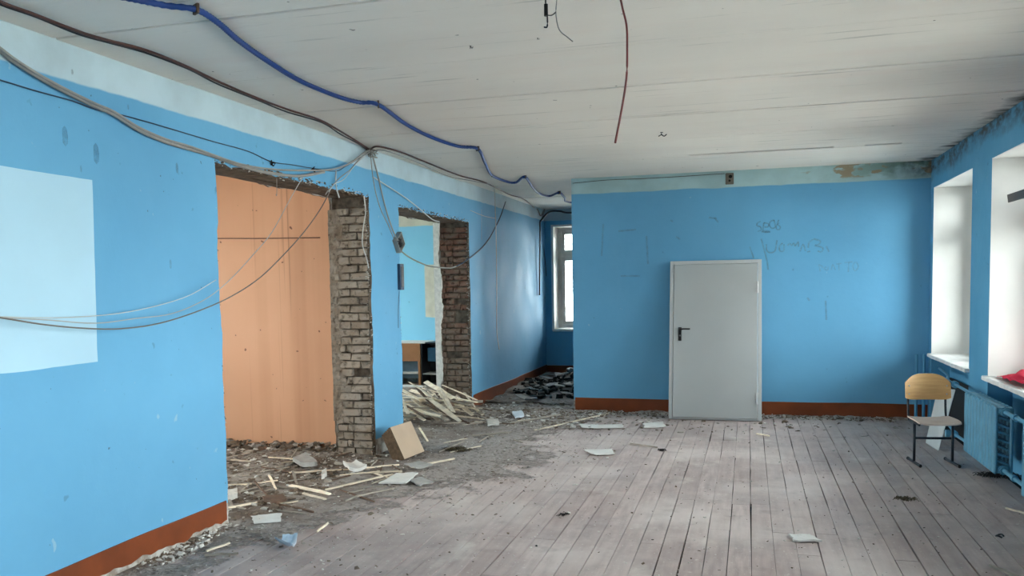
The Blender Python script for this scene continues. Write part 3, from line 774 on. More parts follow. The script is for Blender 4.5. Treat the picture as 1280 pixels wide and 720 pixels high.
sheet('paper_sheet', [(313,647),(352,645),(353,654),(318,656)], M_PAPER, 'white sheet on the dirt near the corner of the left wall', 'paper', .004)
sheet('curved_shard', [(346,678),(354,674),(373,675),(366,690)], M_PAPERB, 'bluish white curved shard on the floor nearest the viewer', 'shard', .012, .07, seed=3)
sheet('plaster_sheet', [(474,606),(496,595),(523,594),(508,606)], M_PAPER, 'white flat plaster sheet in front of the leaning boards', 'sheet', .012, .0, .012, 4)
sheet('grey_card', [(511,601),(528,598),(541,603),(524,607)], M_GREYP, 'dark grey flat piece touching the white plaster sheet', 'card', .012, seed=5)
sheet('crumpled_wad', [(429,584),(445,582),(458,590),(438,594)], M_PAPER, 'whitish crumpled wad among the laths in front of the brick pier', 'wad', .03, .05, .01, 6)
sheet('plaster_chunk', [(367,580),(382,573),(397,585),(376,588)], M_GREYP, 'grey plaster chunk by the foot of the orange wall', 'plaster', .04, .02, .01, 7)
sheet('plaster_chunk', [(402,595),(407,591),(409,597),(403,600)], M_WCH, 'small white plaster lump before the level pale lath', 'plaster', .04, 0, .01, 8)
sheet('white_brick_piece', [(284,621),(297,618),(297,624),(286,627)], M_WCH, 'white block end beside the corner of the near left wall', 'plaster', .05, 0, .005, 9, 3)
sheet('plaster_slab', [(985,667),(1013,667),(1027,675),(993,674)], M_PAPER, 'white rectangular plaster slab alone on the right of the floor', 'plaster', .012, 0, .004, 10)
sheet('paper_sheet', [(730,562),(765,560),(768,567),(745,568)], M_PAPER, 'white paper scrap in the middle of the plank floor', 'paper', .005, .01, .004, 11)
sheet('paper_sheet', [(724,530),(778,530),(780,534),(730,535)], M_PAPER, 'long white scrap in front of the left end of the back wall', 'paper', .006, .01, .004, 12)
sheet('paper_sheet', [(802,529),(829,527),(832,533),(806,534)], M_PAPER, 'white scrap just left of the grey door foot', 'paper', .012, .01, .004, 13)
sheet('plaster_chunk', [(608,527),(622,526),(624,533),(610,534)], M_WCH, 'pale square plaster chunk between pier and passage', 'plaster', .02, 0, .01, 14)
sheet('plaster_chunk', [(640,517),(652,516),(656,522),(644,524)], M_PAPERB, 'pale greenish chunk at the mouth of the passage', 'plaster', .02, 0, .01, 15)
sheet('grey_card', [(505,583),(525,580),(540,585),(520,590)], M_GREYP, 'grey scrap behind the whitewashed plank piece', 'card', .01, .02, .01, 16)
sheet('brown_board', [(326,625),(352,621),(360,628),(340,633)], M_LATHB, 'dark brown broken board lying in the dirt', 'board', .02, 0, .01, 17)
# dark lint tuft
def tuft(p, R, hgt, mat, lab, n, seed, cat='lint', name='lint_tuft'):
    rr = random.Random(seed); bm = bmesh.new()
    for i in range(n):
        a = rr.uniform(0, 6.28); r = R*rr.random()**.7; b = Vector((math.cos(a)*r, math.sin(a)*r*.6, 0)); e = b*1.1+Vector((rr.uniform(-1, 1)*.04, rr.uniform(-1, 1)*.03, hgt*rr.random()*(1.2-r/R)))
        mid = (b+e)/2+Vector((rr.uniform(-1, 1), rr.uniform(-1, 1), 1))*.015
        tube_bm(bm, [b, mid, e], .0022, 3, 3)
    return tag(mk(name, bm, mat, loc=p), lab, cat, kind='stuff')
tuft(fl(571, 563, .0), .13, .05, M_MOSS, 'dark brown tuft of lint on the dusty floor', 240, 4)
tuft(fl(704, 641, -.002), .012, .02, M_DCH, 'small black tuft on the planks in the middle foreground', 22, 5)
tuft(fl(827, 561, -.002), .018, .02, M_DCH, 'small black tuft on the planks before the grey door', 40, 6)
tuft(fl(1131, 621, -.002), .09, .01, M_MOSS, 'flat mossy stain of lint on the planks before the chair', 60, 7)
tuft(fl(1248, 592, -.002), .16, .025, M_DCH, 'dark dusty fluff under the radiator', 200, 8)
# black ring-like bit on the right
bm = bmesh.new(); tube_bm(bm, [Vector((math.cos(a)*.022, math.sin(a)*.03, .006+.006*math.sin(a*2))) for a in [i*.7 for i in range(8)]], .006, 6, 3)
tag(mk('rubber_bit', bm, M_BLACK, smooth=True, loc=fl(1250, 667, -.002)), 'black curled rubber bit on the floor under the windows', 'rubber bit')

# ---------------------------------------------------------------- heap in the far passage
rr = random.Random(55); bm = bmesh.new()
def heap_h(x, y): return max(0, .36*math.exp(-((x+2.45)/.42)**2-((y-13.2)/.75)**2))
g = {}
for i in range(25):
    for j in range(34):
        x = XL+.02+i*.0545; y = 11.3+j*.114
        g[i, j] = bm.verts.new((x, y, -.012+.02+dirt_h(x, y)+heap_h(x, y)*(.75+.4*noise.noise(Vector((x*6, y*6, 3)))) + .05*max(0, noise.noise(Vector((x*4, y*4, 9))))))
for i in range(24):
    for j in range(33): bm.faces.new((g[i, j], g[i+1, j], g[i+1, j+1], g[i, j+1]))
def fx(r):
    while True:
        x = r.gauss(-2.5, .38); y = r.gauss(13.1, .6)
        if XL+.1 < x < -1.95 and 11.5 < y < 14.8: return (x, y, heap_h(x, y)*.9+dirt_h(x, y)+.02)
rub(bm, rr, 1400, fx, .015, .085, (1, 1, 1, 2), .8)
for f in bm.faces:
    if len(f.verts) == 4 and f.material_index == 0:
        c = f.calc_center_median()
        if heap_h(c.x, c.y) > .05: f.material_index = 1
tag(mk('rubble_heap', bm, [M_DIRTO, M_DCH, M_SLATE]), 'black charred rubble heap in the far passage by the window', 'rubble heap', kind='stuff')
for i in range(26):
    x = rr.uniform(-3.4, -2.1); y = rr.uniform(11.4, 14.6); L = rr.uniform(.15, .42); Wd = rr.uniform(.1, .25)
    if x > -2.5 and y < 11.9: x -= .5
    bm = bmesh.new(); pol = []
    for q in range(6):
        a = q*1.047+rr.uniform(-.3, .3); pol.append((math.cos(a)*L/2*rr.uniform(.7, 1.1), math.sin(a)*Wd*rr.uniform(.6, 1)))
    prism(bm, pol, 2, 0, rr.uniform(.008, .02))
    mt = rr.choice([M_SLATE, M_SLATE, M_SLATE, M_GREYP, M_PAPER]); o = mk('broken_sheet', bm, mt); o.location = (x, y, dirt_h(x, y)+heap_h(x, y)+.035)
    o.rotation_euler = (rr.uniform(-.22, .22), rr.uniform(-.22, .22), rr.uniform(0, 3))
    tag(o, '%s %s broken sheet piece in the far passage, %s' % ('large' if L > .3 else 'small', {M_SLATE: 'dark grey', M_GREYP: 'grey brown', M_PAPER: 'white'}[mt], 'by its left baseboard' if x < -3 else ('at its mouth' if y < 12.3 else ('around the black heap' if y < 13.7 else 'near the window'))), 'sheet', 'broken sheets in the passage')

# ---------------------------------------------------------------- boards leaning on the blue pier
A = px(506, 574, 2, .03); B = px(531, 564, 2, .03)
ex = (B-A); ex.z = 0; Lb = ex.length; ex.normalize()
_o = Vector((0, 0, CH)); _d = px(488, 534, 0, -3.47)-_o
top = _o+_d*((A-_o).dot(ex)/_d.dot(ex))      # the top corner square above the lower one
if not .2 < (top-A).length < .6: top = px(488, 534, 0, -3.42)
print('stack', A, B, top)
up = (top-A); Hb = up.length; up.normalize(); nn = ex.cross(up).normalized()
if nn.x < 0: nn = -nn
labs = ['beige chipboard panel in front of the leaning stack', 'second chipboard panel behind the beige front one', 'third panel from the front of the leaning stack', 'fourth panel from the front of the leaning stack', 'rearmost chipboard panel of the leaning stack, next to the wall']
for i in range(5):
    bm = bmesh.new(); t = .026
    box(bm, (0, 0, 0), (Lb*(1-.03*(i % 2)), Hb*(1-.02*i), t), bev=.001)
    for f in bm.faces:
        f.material_index = 0 if abs(f.normal.z) > .9 else 1
    for f in bm.faces: f.material_index = 0 if (f.calc_area() > .1) else 1
    o = mk('chipboard_panel', bm, [M_CHIP, M_CHIPE])
    Mx = Matrix((ex, up, nn)).transposed().to_4x4(); base = A - nn*(t+.003)*(i+1) + ex*(.006*i)
    o.matrix_world = Matrix.Translation(base+Vector((0, 0, .0+.0*i))) @ Mx
    tag(o, labs[i], 'board')

# ---------------------------------------------------------------- grey door leaning on the back wall
bl = px(835, 525.5, 2, .0); br = px(952, 526.5, 2, .0); tl = px(835, 328, 1, D-.045)
by = (bl.y+br.y)/2; Wd = br.x-bl.x; lean = math.atan2(D-.05-by, tl.z); Hd = math.hypot(tl.z, D-.05-by)
door = tag(empty('steel_door', (bl.x, by, .012), (-lean, 0, 0)), 'light grey steel door with its frame leaning against the blue wall', 'door')
bm = bmesh.new(); fr = .045
box(bm, (0, 0, 0), (fr, .06, Hd), bev=.002); box(bm, (Wd-fr, 0, 0), (Wd, .06, Hd), bev=.002); box(bm, (fr, 0, Hd-fr), (Wd-fr, .06, Hd), bev=.002); box(bm, (fr, 0.01, 0), (Wd-fr, .06, .02))
mk('door_frame', bm, M_DOORE, door)
bm = bmesh.new(); box(bm, (fr+.004, -.006, .022), (Wd-fr-.004, .05, Hd-fr-.004), bev=.003); mk('leaf', bm, M_DOOR, door)
hz = Hd*.545; hx = fr+.085
bm = bmesh.new(); box(bm, (hx-.022, -.016, hz-.11), (hx+.022, -.006, hz+.06), bev=.006); hp = mk('handle_plate', bm, M_BLACK, door)
bm = bmesh.new(); cyl(bm, (hx, -.016, hz+.03), (hx, -.055, hz+.03), .011); tube_bm(bm, [(hx-.005, -.055, hz+.03), (hx+.05, -.058, hz+.033), (hx+.125, -.05, hz+.033)], .010, 8, 4); mk('lever', bm, M_BLACK, hp, True)
bm = bmesh.new(); cyl(bm, (hx, -.016, hz-.045), (hx, -.020, hz-.045), .010); mk('lock_cylinder', bm, M_CHROME, hp)
for z in (.20, Hd-.42):
    bm = bmesh.new(); cyl(bm, (Wd-fr-.004, -.014, z), (Wd-fr-.004, -.014, z+.14), .011, 12); cyl(bm, (Wd-fr-.004, -.014, z+.068), (Wd-fr-.004, -.014, z+.072), .013, 12); box(bm, (Wd-fr-.03, -.008, z), (Wd-fr-.004, -.004, z+.14)); mk('hinge', bm, M_CHROME, door)

# ---------------------------------------------------------------- school chair
ch = tag(empty('school_chair', (1.635, 8.37, .0), (0, 0, .13)), 'small school chair with plywood seat and back on black tube frame', 'chair')
ch.scale = (1.0, 1.0, 1.10)
hw = .165
for s in (-1, 1):
    x = s*hw
    bm = bmesh.new(); tube_bm(bm, [(x, -.17, .013), (x, .17, .013)], .012, 8, 1); mk('foot_rail', bm, M_TUBE, ch, True)
    bm = bmesh.new(); tube_bm(bm, [(x, .0, .013), (x, .0, .345)], .0125, 8, 1); tube_bm(bm, [(x, -.13, .345), (x, .16, .345)], .0105, 8, 1); mk('leg', bm, M_TUBE, ch, True)
    bm = bmesh.new(); tube_bm(bm, [(x, .15, .345), (x, .185, .40), (x, .20, .53), (x, .215, .66)], .0105, 8, 4); mk('back_post', bm, M_TUBE, ch, True)
    for y in (-.17, .17):
        bm = bmesh.new(); cyl(bm, (x, y-.006, .013), (x, y+.006, .013), .0145, 10); mk('foot_cap', bm, M_BLACK, ch)
bm = bmesh.new(); tube_bm(bm, [(-hw, 0, .215), (hw, 0, .215)], .010, 8, 1); tube_bm(bm, [(-hw, .14, .345), (hw, .14, .345)], .009, 8, 1); mk('stretcher', bm, M_TUBE, ch, True)
# seat
bm = bmesh.new(); g = {}; nu, nv = 14, 10
for lay in (0, 1):
    for i in range(nu+1):
        for j in range(nv+1):
            u = -1+2*i/nu; v = -1+2*j/nv
            rx = .188*(abs(u)**.9)*(1 if u > 0 else -1); y = v*.18
            rx *= 1-.06*max(0, v)**3-.05*max(0, -v)**6; y *= 1-.04*abs(u)**4
            z = .362+.012*(abs(u)**2.5)-.012*max(0, -v)**3 + (lay*.011)
            g[lay, i, j] = bm.verts.new((rx, y, z-.005))
for i in range(nu):
    for j in range(nv):
        bm.faces.new([g[1, a, b] for a, b in ((i, j), (i+1, j), (i+1, j+1), (i, j+1))]); bm.faces.new([g[0, a, b] for a, b in ((i, j), (i, j+1), (i+1, j+1), (i+1, j))])
for i in range(nu):
    for j in (0, nv): bm.faces.new([g[0, i, j], g[0, i+1, j], g[1, i+1, j], g[1, i, j]])
for j in range(nv):
    for i in (0, nu): bm.faces.new([g[0, i, j], g[0, i, j+1], g[1, i, j+1], g[1, i, j]])
mk('seat', bm, M_SEAT, ch)
# curved backrest with arched top
bm = bmesh.new(); g = {}; nu = 18; nv = 8
for lay in (0, 1):
    for i in range(nu+1):
        for j in range(nv+1):
            u = -1+2*i/nu; v = j/nv; a = u*.20
            zt2 = .735-.075*abs(u)**3.2; zb2 = .515+.018*abs(u)**6
            y = .195-.045*(1-(u*u))*-1-.045+(-.0 if lay else .011)+(.02*v)
            g[lay, i, j] = bm.verts.new((a, y, zb2+(zt2-zb2)*v))
for i in range(nu):
    for j in range(nv):
        bm.faces.new([g[1, a, b] for a, b in ((i, j), (i+1, j), (i+1, j+1), (i, j+1))]); bm.faces.new([g[0, a, b] for a, b in ((i, j), (i, j+1), (i+1, j+1), (i+1, j))])
for i in range(nu):
    for j in (0, nv): bm.faces.new([g[0, i, j], g[0, i+1, j], g[1, i+1, j], g[1, i, j]])
for j in range(nv):
    for i in (0, nu): bm.faces.new([g[0, i, j], g[0, i, j+1], g[1, i, j+1], g[1, i, j]])
bk = mk('backrest', bm, M_PLY, ch)
for s in (-1, 1):
    for z in (.565, .635):
        bm = bmesh.new(); bmesh.ops.create_uvsphere(bm, u_segments=8, v_segments=5, radius=.007, matrix=Matrix.Translation((s*hw, .164+.0, z))); mk('rivet', bm, M_CHROME, bk, True)

# white board leaning behind the chair
b0 = px(1173, 564, 2, .0); b1 = px(1156, 555, 2, .0)
t0 = px(1194, 487, 1, 9.55); t1 = px(1172, 485, 1, 9.75)
def slab_from(P4, t, name, mat):
    n_ = (P4[1]-P4[0]).cross(P4[3]-P4[0]).normalized()
    if n_.y > 0: n_ = -n_
    bm = bmesh.new(); A_ = [bm.verts.new(p) for p in P4]; B_ = [bm.verts.new(p-n_*t) for p in P4]
    bm.faces.new(A_); bm.faces.new(B_[::-1])
    for i in range(4): bm.faces.new((A_[i], A_[(i+1) % 4], B_[(i+1) % 4], B_[i]))
    return mk(name, bm, mat)
b0 = px(1173, 563, 2, .0); b1 = b0+Vector((-.14, .13, .10)); dd = Vector((.22, .42, .70))
b1 = px(1157, 553, 1, b0.y+.10)
t0 = px(1194, 487, 1, b0.y+.42); t1 = px(1172, 485, 1, b0.y+.52)
tag(slab_from([b0, t0, t1, b1], .014, 'laminate_board', M_PAPERB if 0 else simple('off white laminate', (.72, .74, .73), .5, .05)), 'narrow off-white panel leaning slanted behind the school chair', 'panel')

# ---------------------------------------------------------------- radiators
def radiator(ya, yb, lab, xw=XR-.03):
    n_ = int(round((yb-ya)/.098)); t = tag(empty('radiator', (xw-.10, ya, .0)), lab, 'radiator', None)
    bm = bmesh.new()
    for s in (-1, 1):
        box(bm, (s*.055-.014, .008, .15), (s*.055+.014, .090, .68), bev=.010)
    for z in (.185, .645): cyl(bm, (0, .0, z), (0, .098, z), .037, 12); box(bm, (-.05, .012, z-.03), (.05, .086, z+.03), bev=.01)
    for kz in range(7):
        z = .24+kz*.058; M_ = Matrix.Translation((0, .049, z)) @ Euler((0, .35, 0)).to_matrix().to_4x4(); box(bm, (-.045, -.03, -.008), (.045, .03, .008), M=M_)
    me = None
    for i in range(n_):
        if me is None: o = mk('radiator_section', bm, M_RAD, t); me = o.data
        else: o = bpy.data.objects.new('radiator_section', me); COL.objects.link(o); o.parent = t
        o.location = (0, i*.098, 0)
    for z in (.185, .645):
        bm = bmesh.new(); cyl(bm, (0, -.022, z), (0, .003, z), .030, 8); mk('end_plug', bm, M_RAD, t)
    return t
R1 = radiator(7.30, 8.28, 'blue ribbed radiator beside the school chair, under the second window')
R2 = radiator(5.35, 6.62, 'nearer blue ribbed radiator cut by the right edge of the photo')
R3 = radiator(3.2, 4.7, 'third blue ribbed radiator under the windows, behind the photo edge')
bm = bmesh.new()
for z in (.185, .645): cyl(bm, (XR-.13, 6.6, z), (XR-.13, 7.29, z), .016, 10); cyl(bm, (XR-.13, 7.0, z), (XR-.13, 7.05, z), .026, 8)
tag(mk('radiator_pipe', bm, M_RAD, smooth=False), 'pair of short blue pipes joining the two radiators', 'pipe')
bm = bmesh.new()
tube_bm(bm, [(XR-.11, 8.28, .645), (XR-.11, 8.9, .655), (XR-.10, 9.4, .66), (XR-.0, 9.9, .66), (XR+.06, 10.6, .66)], .014, 8, 5)
tube_bm(bm, [(XR-.11, 8.28, .185), (XR-.11, 9.0, .17), (XR-.04, 9.5, .15), (XR+.06, 10.4, .14)], .014, 8, 5)
tag(mk('radiator_pipe', bm, M_RAD, smooth=True), 'blue pipes running from the radiator to the corner behind the chair', 'pipe')
for (z, y) in ((.655, 9.05), (.17, 9.05)):
    bm = bmesh.new(); cyl(bm, (XR-.11, y-.035, z), (XR-.11, y+.035, z), .034, 12); cyl(bm, (XR-.15, y, z), (XR-.11, y, z), .02, 8); cyl(bm, (XR-.185, y, z), (XR-.15, y, z), .036, 12)
    tag(mk('pipe_valve', bm, M_RAD), 'blue valve on the %s pipe behind the chair' % ('upper' if z > .5 else 'lower'), 'valve')
bm = bmesh.new(); cyl(bm, (XR-.06, D-.08, .0), (XR-.06, D-.08, .80), .017, 10); cyl(bm, (XR-.14, D-.07, .0), (XR-.14, D-.07, .80), .017, 10)
tag(mk('heating_riser', bm, M_BR, smooth=False), 'blue heating pipes rising in the corner by the windows', 'pipe')

bm = bmesh.new(); box(bm, (0, 0, 0), (.016, 1.35, .56), bev=.002)  # black panel added to stand in for the deep shade under the sill
tag(mk('niche_shade_panel', bm, simple('black niche shade', (.012, .013, .014), .7, .2), loc=(XR+.13, 9.22, .0)), 'black panel added as the shade in the niche under the first window', 'board')
bpy.data.objects['niche_shade_panel'].rotation_euler = (0, .06, 0)
# red cloth on the sill
bm = bmesh.new(); g = {}; n_ = 26
for i in range(n_+1):
    for j in range(n_+1):
        u = i/n_; v = j/n_; x = .02+u*.40; y = v*.95
        r = max(0, 1-((u-.45)/.58)**2)*max(0, 1-((v-.4)/.62)**2)
        fold = abs(math.sin(u*9+v*5+2*noise.noise(Vector((u*3, v*3, 0)))))
        z = .004+r*.11*(.45+.4*fold+.4*noise.noise(Vector((u*5, v*5, 3))))
        off = noise.noise_vector(Vector((u*2, v*2, 7)))*.07
        g[i, j] = bm.verts.new((x+off.x-.10, y+off.y, max(.003, z)))
for i in range(n_):
    for j in range(n_): bm.faces.new((g[i, j], g[i+1, j], g[i+1, j+1], g[i, j+1]))
o = mk('red_cloth', bm, M_CLOTH, smooth=True, loc=(XR+.10, 7.28, ZS)); md = o.modifiers.new('thick', 'SOLIDIFY'); md.thickness = .004; md.offset = 1
tag(o, 'crumpled crimson cloth on the sill of the second window', 'cloth')

# ---------------------------------------------------------------- desk and things in the turquoise room
YD = 13.3
dk = tag(empty('school_desk', (-5.9, YD, 0)), 'orange-brown school desk seen through the second opening', 'desk')
bm = bmesh.new(); box(bm, (-.15, 0, .735), (.62, .45, .76), bev=.003); mk('desk_top', bm, M_PAPER, dk)
bm = bmesh.new(); box(bm, (-.12, 0, .43), (.49, .018, .735), bev=.002); mk('front_panel', bm, M_DESKB, dk)
for x in (-.13, .49):
    bm = bmesh.new(); box(bm, (x, 0.0, 0), (x+.04, .42, .735), bev=.003); mk('side_panel', bm, M_DESKB if x > 0 else M_GREYP, dk)
bm = bmesh.new(); box(bm, (-.09, .2, .12), (.49, .22, .43)); mk('back_panel', bm, simple('grey blue board', (.25, .36, .44), .6), dk)
bm = bmesh.new(); box(bm, (.10, .10, .20), (.45, .19, .235), bev=.003); mk('footrest', bm, M_PAPER, dk)
cb = tag(empty('dark_cabinet', (-5.36, YD+.02, 0)), 'black open cabinet standing right of the orange-brown desk', 'cabinet')
M_DKC = simple('black laminate', (.018, .02, .024), .35, .2)
bm = bmesh.new()
for a, b in (((0, 0, 0), (.02, .4, .75)), ((.58, 0, 0), (.6, .4, .75)), ((.02, .38, 0), (.58, .4, .75)), ((.02, 0, .73), (.58, .38, .75)), ((.02, 0, 0), (.58, .38, .02))): box(bm, a, b)
mk('carcass', bm, M_DKC, cb)
bm = bmesh.new(); box(bm, (.02, .01, .2), (.58, .36, .22)); mk('shelf', bm, M_GREYP, cb)
bm = bmesh.new(); box(bm, (.1, .05, .42), (.3, .3, .66), bev=.01); mk('inner_box', bm, simple('deep blue plastic', (.02, .08, .14), .4), cb)
# boards lying on the floor of that room
tag(stick((-5.9, 12.4, .12), (-4.9, 12.3, .13), .16, .02, M_PAPER, 'white_board', 3), 'white board lying on rubble below the desk', 'board')
tag(stick((-5.7, 11.9, .1), (-4.7, 11.5, .06), .12, .02, M_GREYP, 'white_board', 4), 'grey board lying between desk and lath heap', 'board')
# cream cupboard-like panel on the turquoise wall
pA = px(531, 331, 1, 13.74); pB = px(549, 396, 1, 13.74)
bm = bmesh.new(); prism(bm, [(pA.x, pB.z), (pA.x, pA.z), (pB.x+.4, pA.z), (pB.x+.4, pB.z-.05)], 1, 13.72, 13.75); tag(mk('cream_panel', bm, simple('cream panel', (.62, .60, .50), .7)), 'cream panel fixed on the turquoise wall', 'panel')
# strip lamp under that ceiling
bm = bmesh.new(); box(bm, (-6.2, 12.2, H-.07), (-5.0, 12.35, H-.0), bev=.01); tag(mk('ceiling_fitting', bm, M_GREYP), 'grey fitting on the ceiling of the turquoise room', 'fitting')

# ---------------------------------------------------------------- cables
def cable(name, pts, r, mat, lab, cat='cable', ax=0, v=XL+.02, n=5, seg=6, extra=(), pre=(), wob=0):
    P = [Vector(p) for p in pre]+[px(a, b, ax, v) for a, b in pts]+[Vector(p) for p in extra]
    bm = bmesh.new(); tube_bm(bm, P, r, seg, n, wob=wob); return tag(mk(name, bm, mat, smooth=True), lab, cat)
ZC = H-.025
# blue corrugated conduit, ridges modelled
pts = [(172,0),(208,7),(245,12),(272,28),(300,52),(340,80),(377,102),(423,121),(450,128),(473,131),(507,155),(540,172),(573,183),(597,186),(606,203),(615,219),(633,227),(645,228),(656,221),(665,233),(674,242),(687,245),(699,241),(706,247),(712,253)]
P = [px(a, b, 2, ZC) for a, b in pts]; P = [P[0]+(P[0]-P[1])*2.2+Vector((0, 0, 0))]+P; last = P[-1]+Vector((.6, .35, 0)); P.append(last)
path = smooth_path(P, 6); bm = bmesh.new(); rs = []
fine = []
for a, b in zip(path[:-1], path[1:]):
    m_ = max(1, int((b-a).length/.012))
    for i in range(m_): fine.append(a.lerp(b, i/m_))
for i, p in enumerate(fine):
    t_ = (fine[min(i+1, len(fine)-1)]-fine[max(i-1, 0)]).normalized(); a = t_.cross(Vector((0, 0, 1))).normalized(); b = t_.cross(a); r = .0165 if i % 2 else .0135
    rs.append([bm.verts.new(p+(a*math.cos(q*math.pi/4)+b*math.sin(q*math.pi/4))*r) for q in range(8)])
for i in range(len(rs)-1):
    for q in range(8): bm.faces.new((rs[i][q], rs[i][(q+1) % 8], rs[i+1][(q+1) % 8], rs[i+1][q])).smooth = True
cond = tag(mk('blue_conduit', bm, M_CBLUE), 'bright blue corrugated conduit fixed along the ceiling', 'conduit')
for a, b in ((245,12),(473,131),(597,186),(615,219),(656,221),(699,241)):
    p = px(a, b, 2, ZC); bm = bmesh.new(); box(bm, (-.006, -.026, -.02), (.006, .026, .028), M=Matrix.Translation(p) @ Euler((0, 0, random.uniform(.3, 1.2))).to_matrix().to_4x4()); mk('clip', bm, M_RUST, cond)
Bp = [(0,2),(43,18),(97,39),(133,50),(183,63),(233,83),(273,102),(320,122),(360,137),(400,150),(427,165),(445,176),(462,187)]
cable('brown_cable', Bp, .008, M_CBRN, 'brown cable running along the ceiling edge above the left wall', ax=2, v=ZC, pre=[px(-70, -32, 2, ZC)])
cable('black_cable', [(x+(2 if i % 2 else -1), y+3) for i, (x, y) in enumerate(Bp[:-1])]+[(460,188)], .006, M_CBLK, 'thin black cable twisted beside the brown one on the ceiling', ax=2, v=ZC+.004, pre=[px(-70, -27, 2, ZC)])
cable('ceiling_cable', [(462,188),(472,183),(500,190),(533,203),(573,219),(600,226),(617,233),(636,243),(655,249),(668,260)], .009, M_CBRN, 'dark cable along the ceiling edge from the cable knot to the far corner', ax=2, v=ZC)
cable('ceiling_cable', [(463,190),(480,188),(520,202),(560,220),(590,226),(612,230)], .006, M_CGREY, 'grey cable lying just beside the dark one beyond the cable knot', ax=2, v=ZC-.004)
Gp = [(0,63),(20,78),(50,97),(83,115),(120,133),(143,143),(173,162),(207,177),(240,187),(267,195),(306,209),(342,217),(375,220),(405,215)]
cable('grey_cable', Gp, .013, M_CGREY, 'thick grey cable bundle sagging across the top of the left wall', v=XL+.03, pre=[px(-50, 25, 0, XL+.03)])
cable('grey_cable', [(x, y-3) for x, y in Gp[:9]]+[(300,205),(345,212),(392,213),(419,211),(439,203),(455,191),(462,187)], .008, M_CGREY, 'thinner grey cable riding on the thick bundle up to the knot', v=XL+.05, pre=[px(-50, 22, 0, XL+.05)])
cable('dark_cable', [(0,100),(43,113),(90,126),(120,137),(153,144),(200,157),(267,177),(310,189),(339,202),(365,206),(389,210),(419,214),(432,208),(455,194),(462,188)], .004, M_CDBL, 'thin blue-painted cable along the top of the left wall', v=XL+.012, pre=[px(-60, 84, 0, XL+.012)])
cable('grey_cable', [(462,188),(450,198),(438,212),(425,222),(412,236),(407,243)], .005, M_CGREY, 'short grey cable dropping from the knot to the broken lintel', v=XL+.04)
cable('white_wire', [(462,190),(444,206),(430,224),(418,230),(411,240)], .004, M_CWHT, 'short white wire beside the grey one below the knot', 'wire', v=XL+.05)
def sag(name, a, mids, r, mat, lab, v): return cable(name, [a]+mids, r, mat, lab, 'wire', 0, v)
cable('white_wire', [(-40,396),(0,397),(60,400),(120,404),(170,398),(215,392),(255,375),(285,352),(315,320),(340,290),(362,250),(378,222)], .0032, M_SAGP, 'pale wire sagging from the left edge up to the lintel of the near opening', 'wire', v=XL+.10)
cable('grey_wire', [(-40,393),(0,397),(50,405),(100,410),(150,411),(200,404),(250,388),(290,370),(325,347),(355,318),(380,290),(400,262),(412,240)], .0045, M_SAG, 'darker grey wire sagging lowest across the left wall and near opening', 'wire', v=XL+.12)
cable('white_wire', [(0,396),(80,397),(160,390),(230,372),(270,350)], .0028, M_CWHT, 'hair-thin pale wire above the sagging ones on the left wall', 'wire', v=XL+.06)
cable('grey_cable', [(464,189),(468,203),(472,218),(477,240),(483,264),(490,285),(495,297)], .009, M_CGREY, 'grey cable dropping from the knot to the open junction box', v=XL+.03)
cable('grey_cable', [(463,190),(465,212),(469,238),(476,262),(486,283),(493,300)], .005, M_CGREY, 'thin grey cable beside the dropping one, bowed to the left', v=XL+.05)
cable('white_wire', [(466,221),(485,233),(505,246),(522,259),(540,274),(549,277)], .006, M_CWHT, 'white cable slanting from the dropping cables over the second opening', 'wire', v=XL+.02)
cable('grey_cable', [(500,313),(514,323),(534,332),(545,334),(562,335),(570,333)], .008, M_CGREY, 'grey cable sagging from the junction box across the second opening', v=XL+.03)
cable('blue_cable', [(570,333),(581,327),(600,312),(611,299),(617,288),(625,272),(632,252)], .009, M_CDBL, 'dark blue cable curving from the second opening up to the ceiling', v=XL+.03)
cable('white_wire', [(588,263),(605,270),(620,273)], .004, M_CWHT, 'short white wire end on the wall right of the second opening', 'wire', v=XL+.015)
pw = px(618, 234, 2, H-.01)
cable('hanging_wire', [(618,234),(620,290),(621,359),(621,412),(624,437)], .006, M_CWHT, 'white cord hanging straight down from the ceiling in front of the far left wall', 'cord', 1, pw.y, n=4)
cable('hanging_wire', [(602,262),(602,300)], .002, M_CWHT, 'short hair-thin cord on the wall beside the white hanging cord', 'cord', 0, XL+.02)
cable('black_cable', [(675,277),(683,268),(689,264),(700,264),(714,266)], .018, M_CBLK, 'black cable looping to the right in front of the far window', ax=1, v=14.6, extra=[(-2.3, 14.6, 2.98)])
cable('black_cable', [(675,277),(675,300),(674.5,335),(674.5,369)], .014, M_CBLK, 'black cable hanging straight down beside the far window', ax=1, v=14.6)
cable('black_cable', [(655,249),(665,257),(672,262),(676,270),(681,261),(677,275)], .012, M_CGREY, 'grey cable knot in the far ceiling corner', ax=1, v=14.6)
cable('thin_cable', [(679,300),(681,322),(683,345)], .006, M_CBLK, 'thin dark cable beside the black hanging one', ax=1, v=15.1)
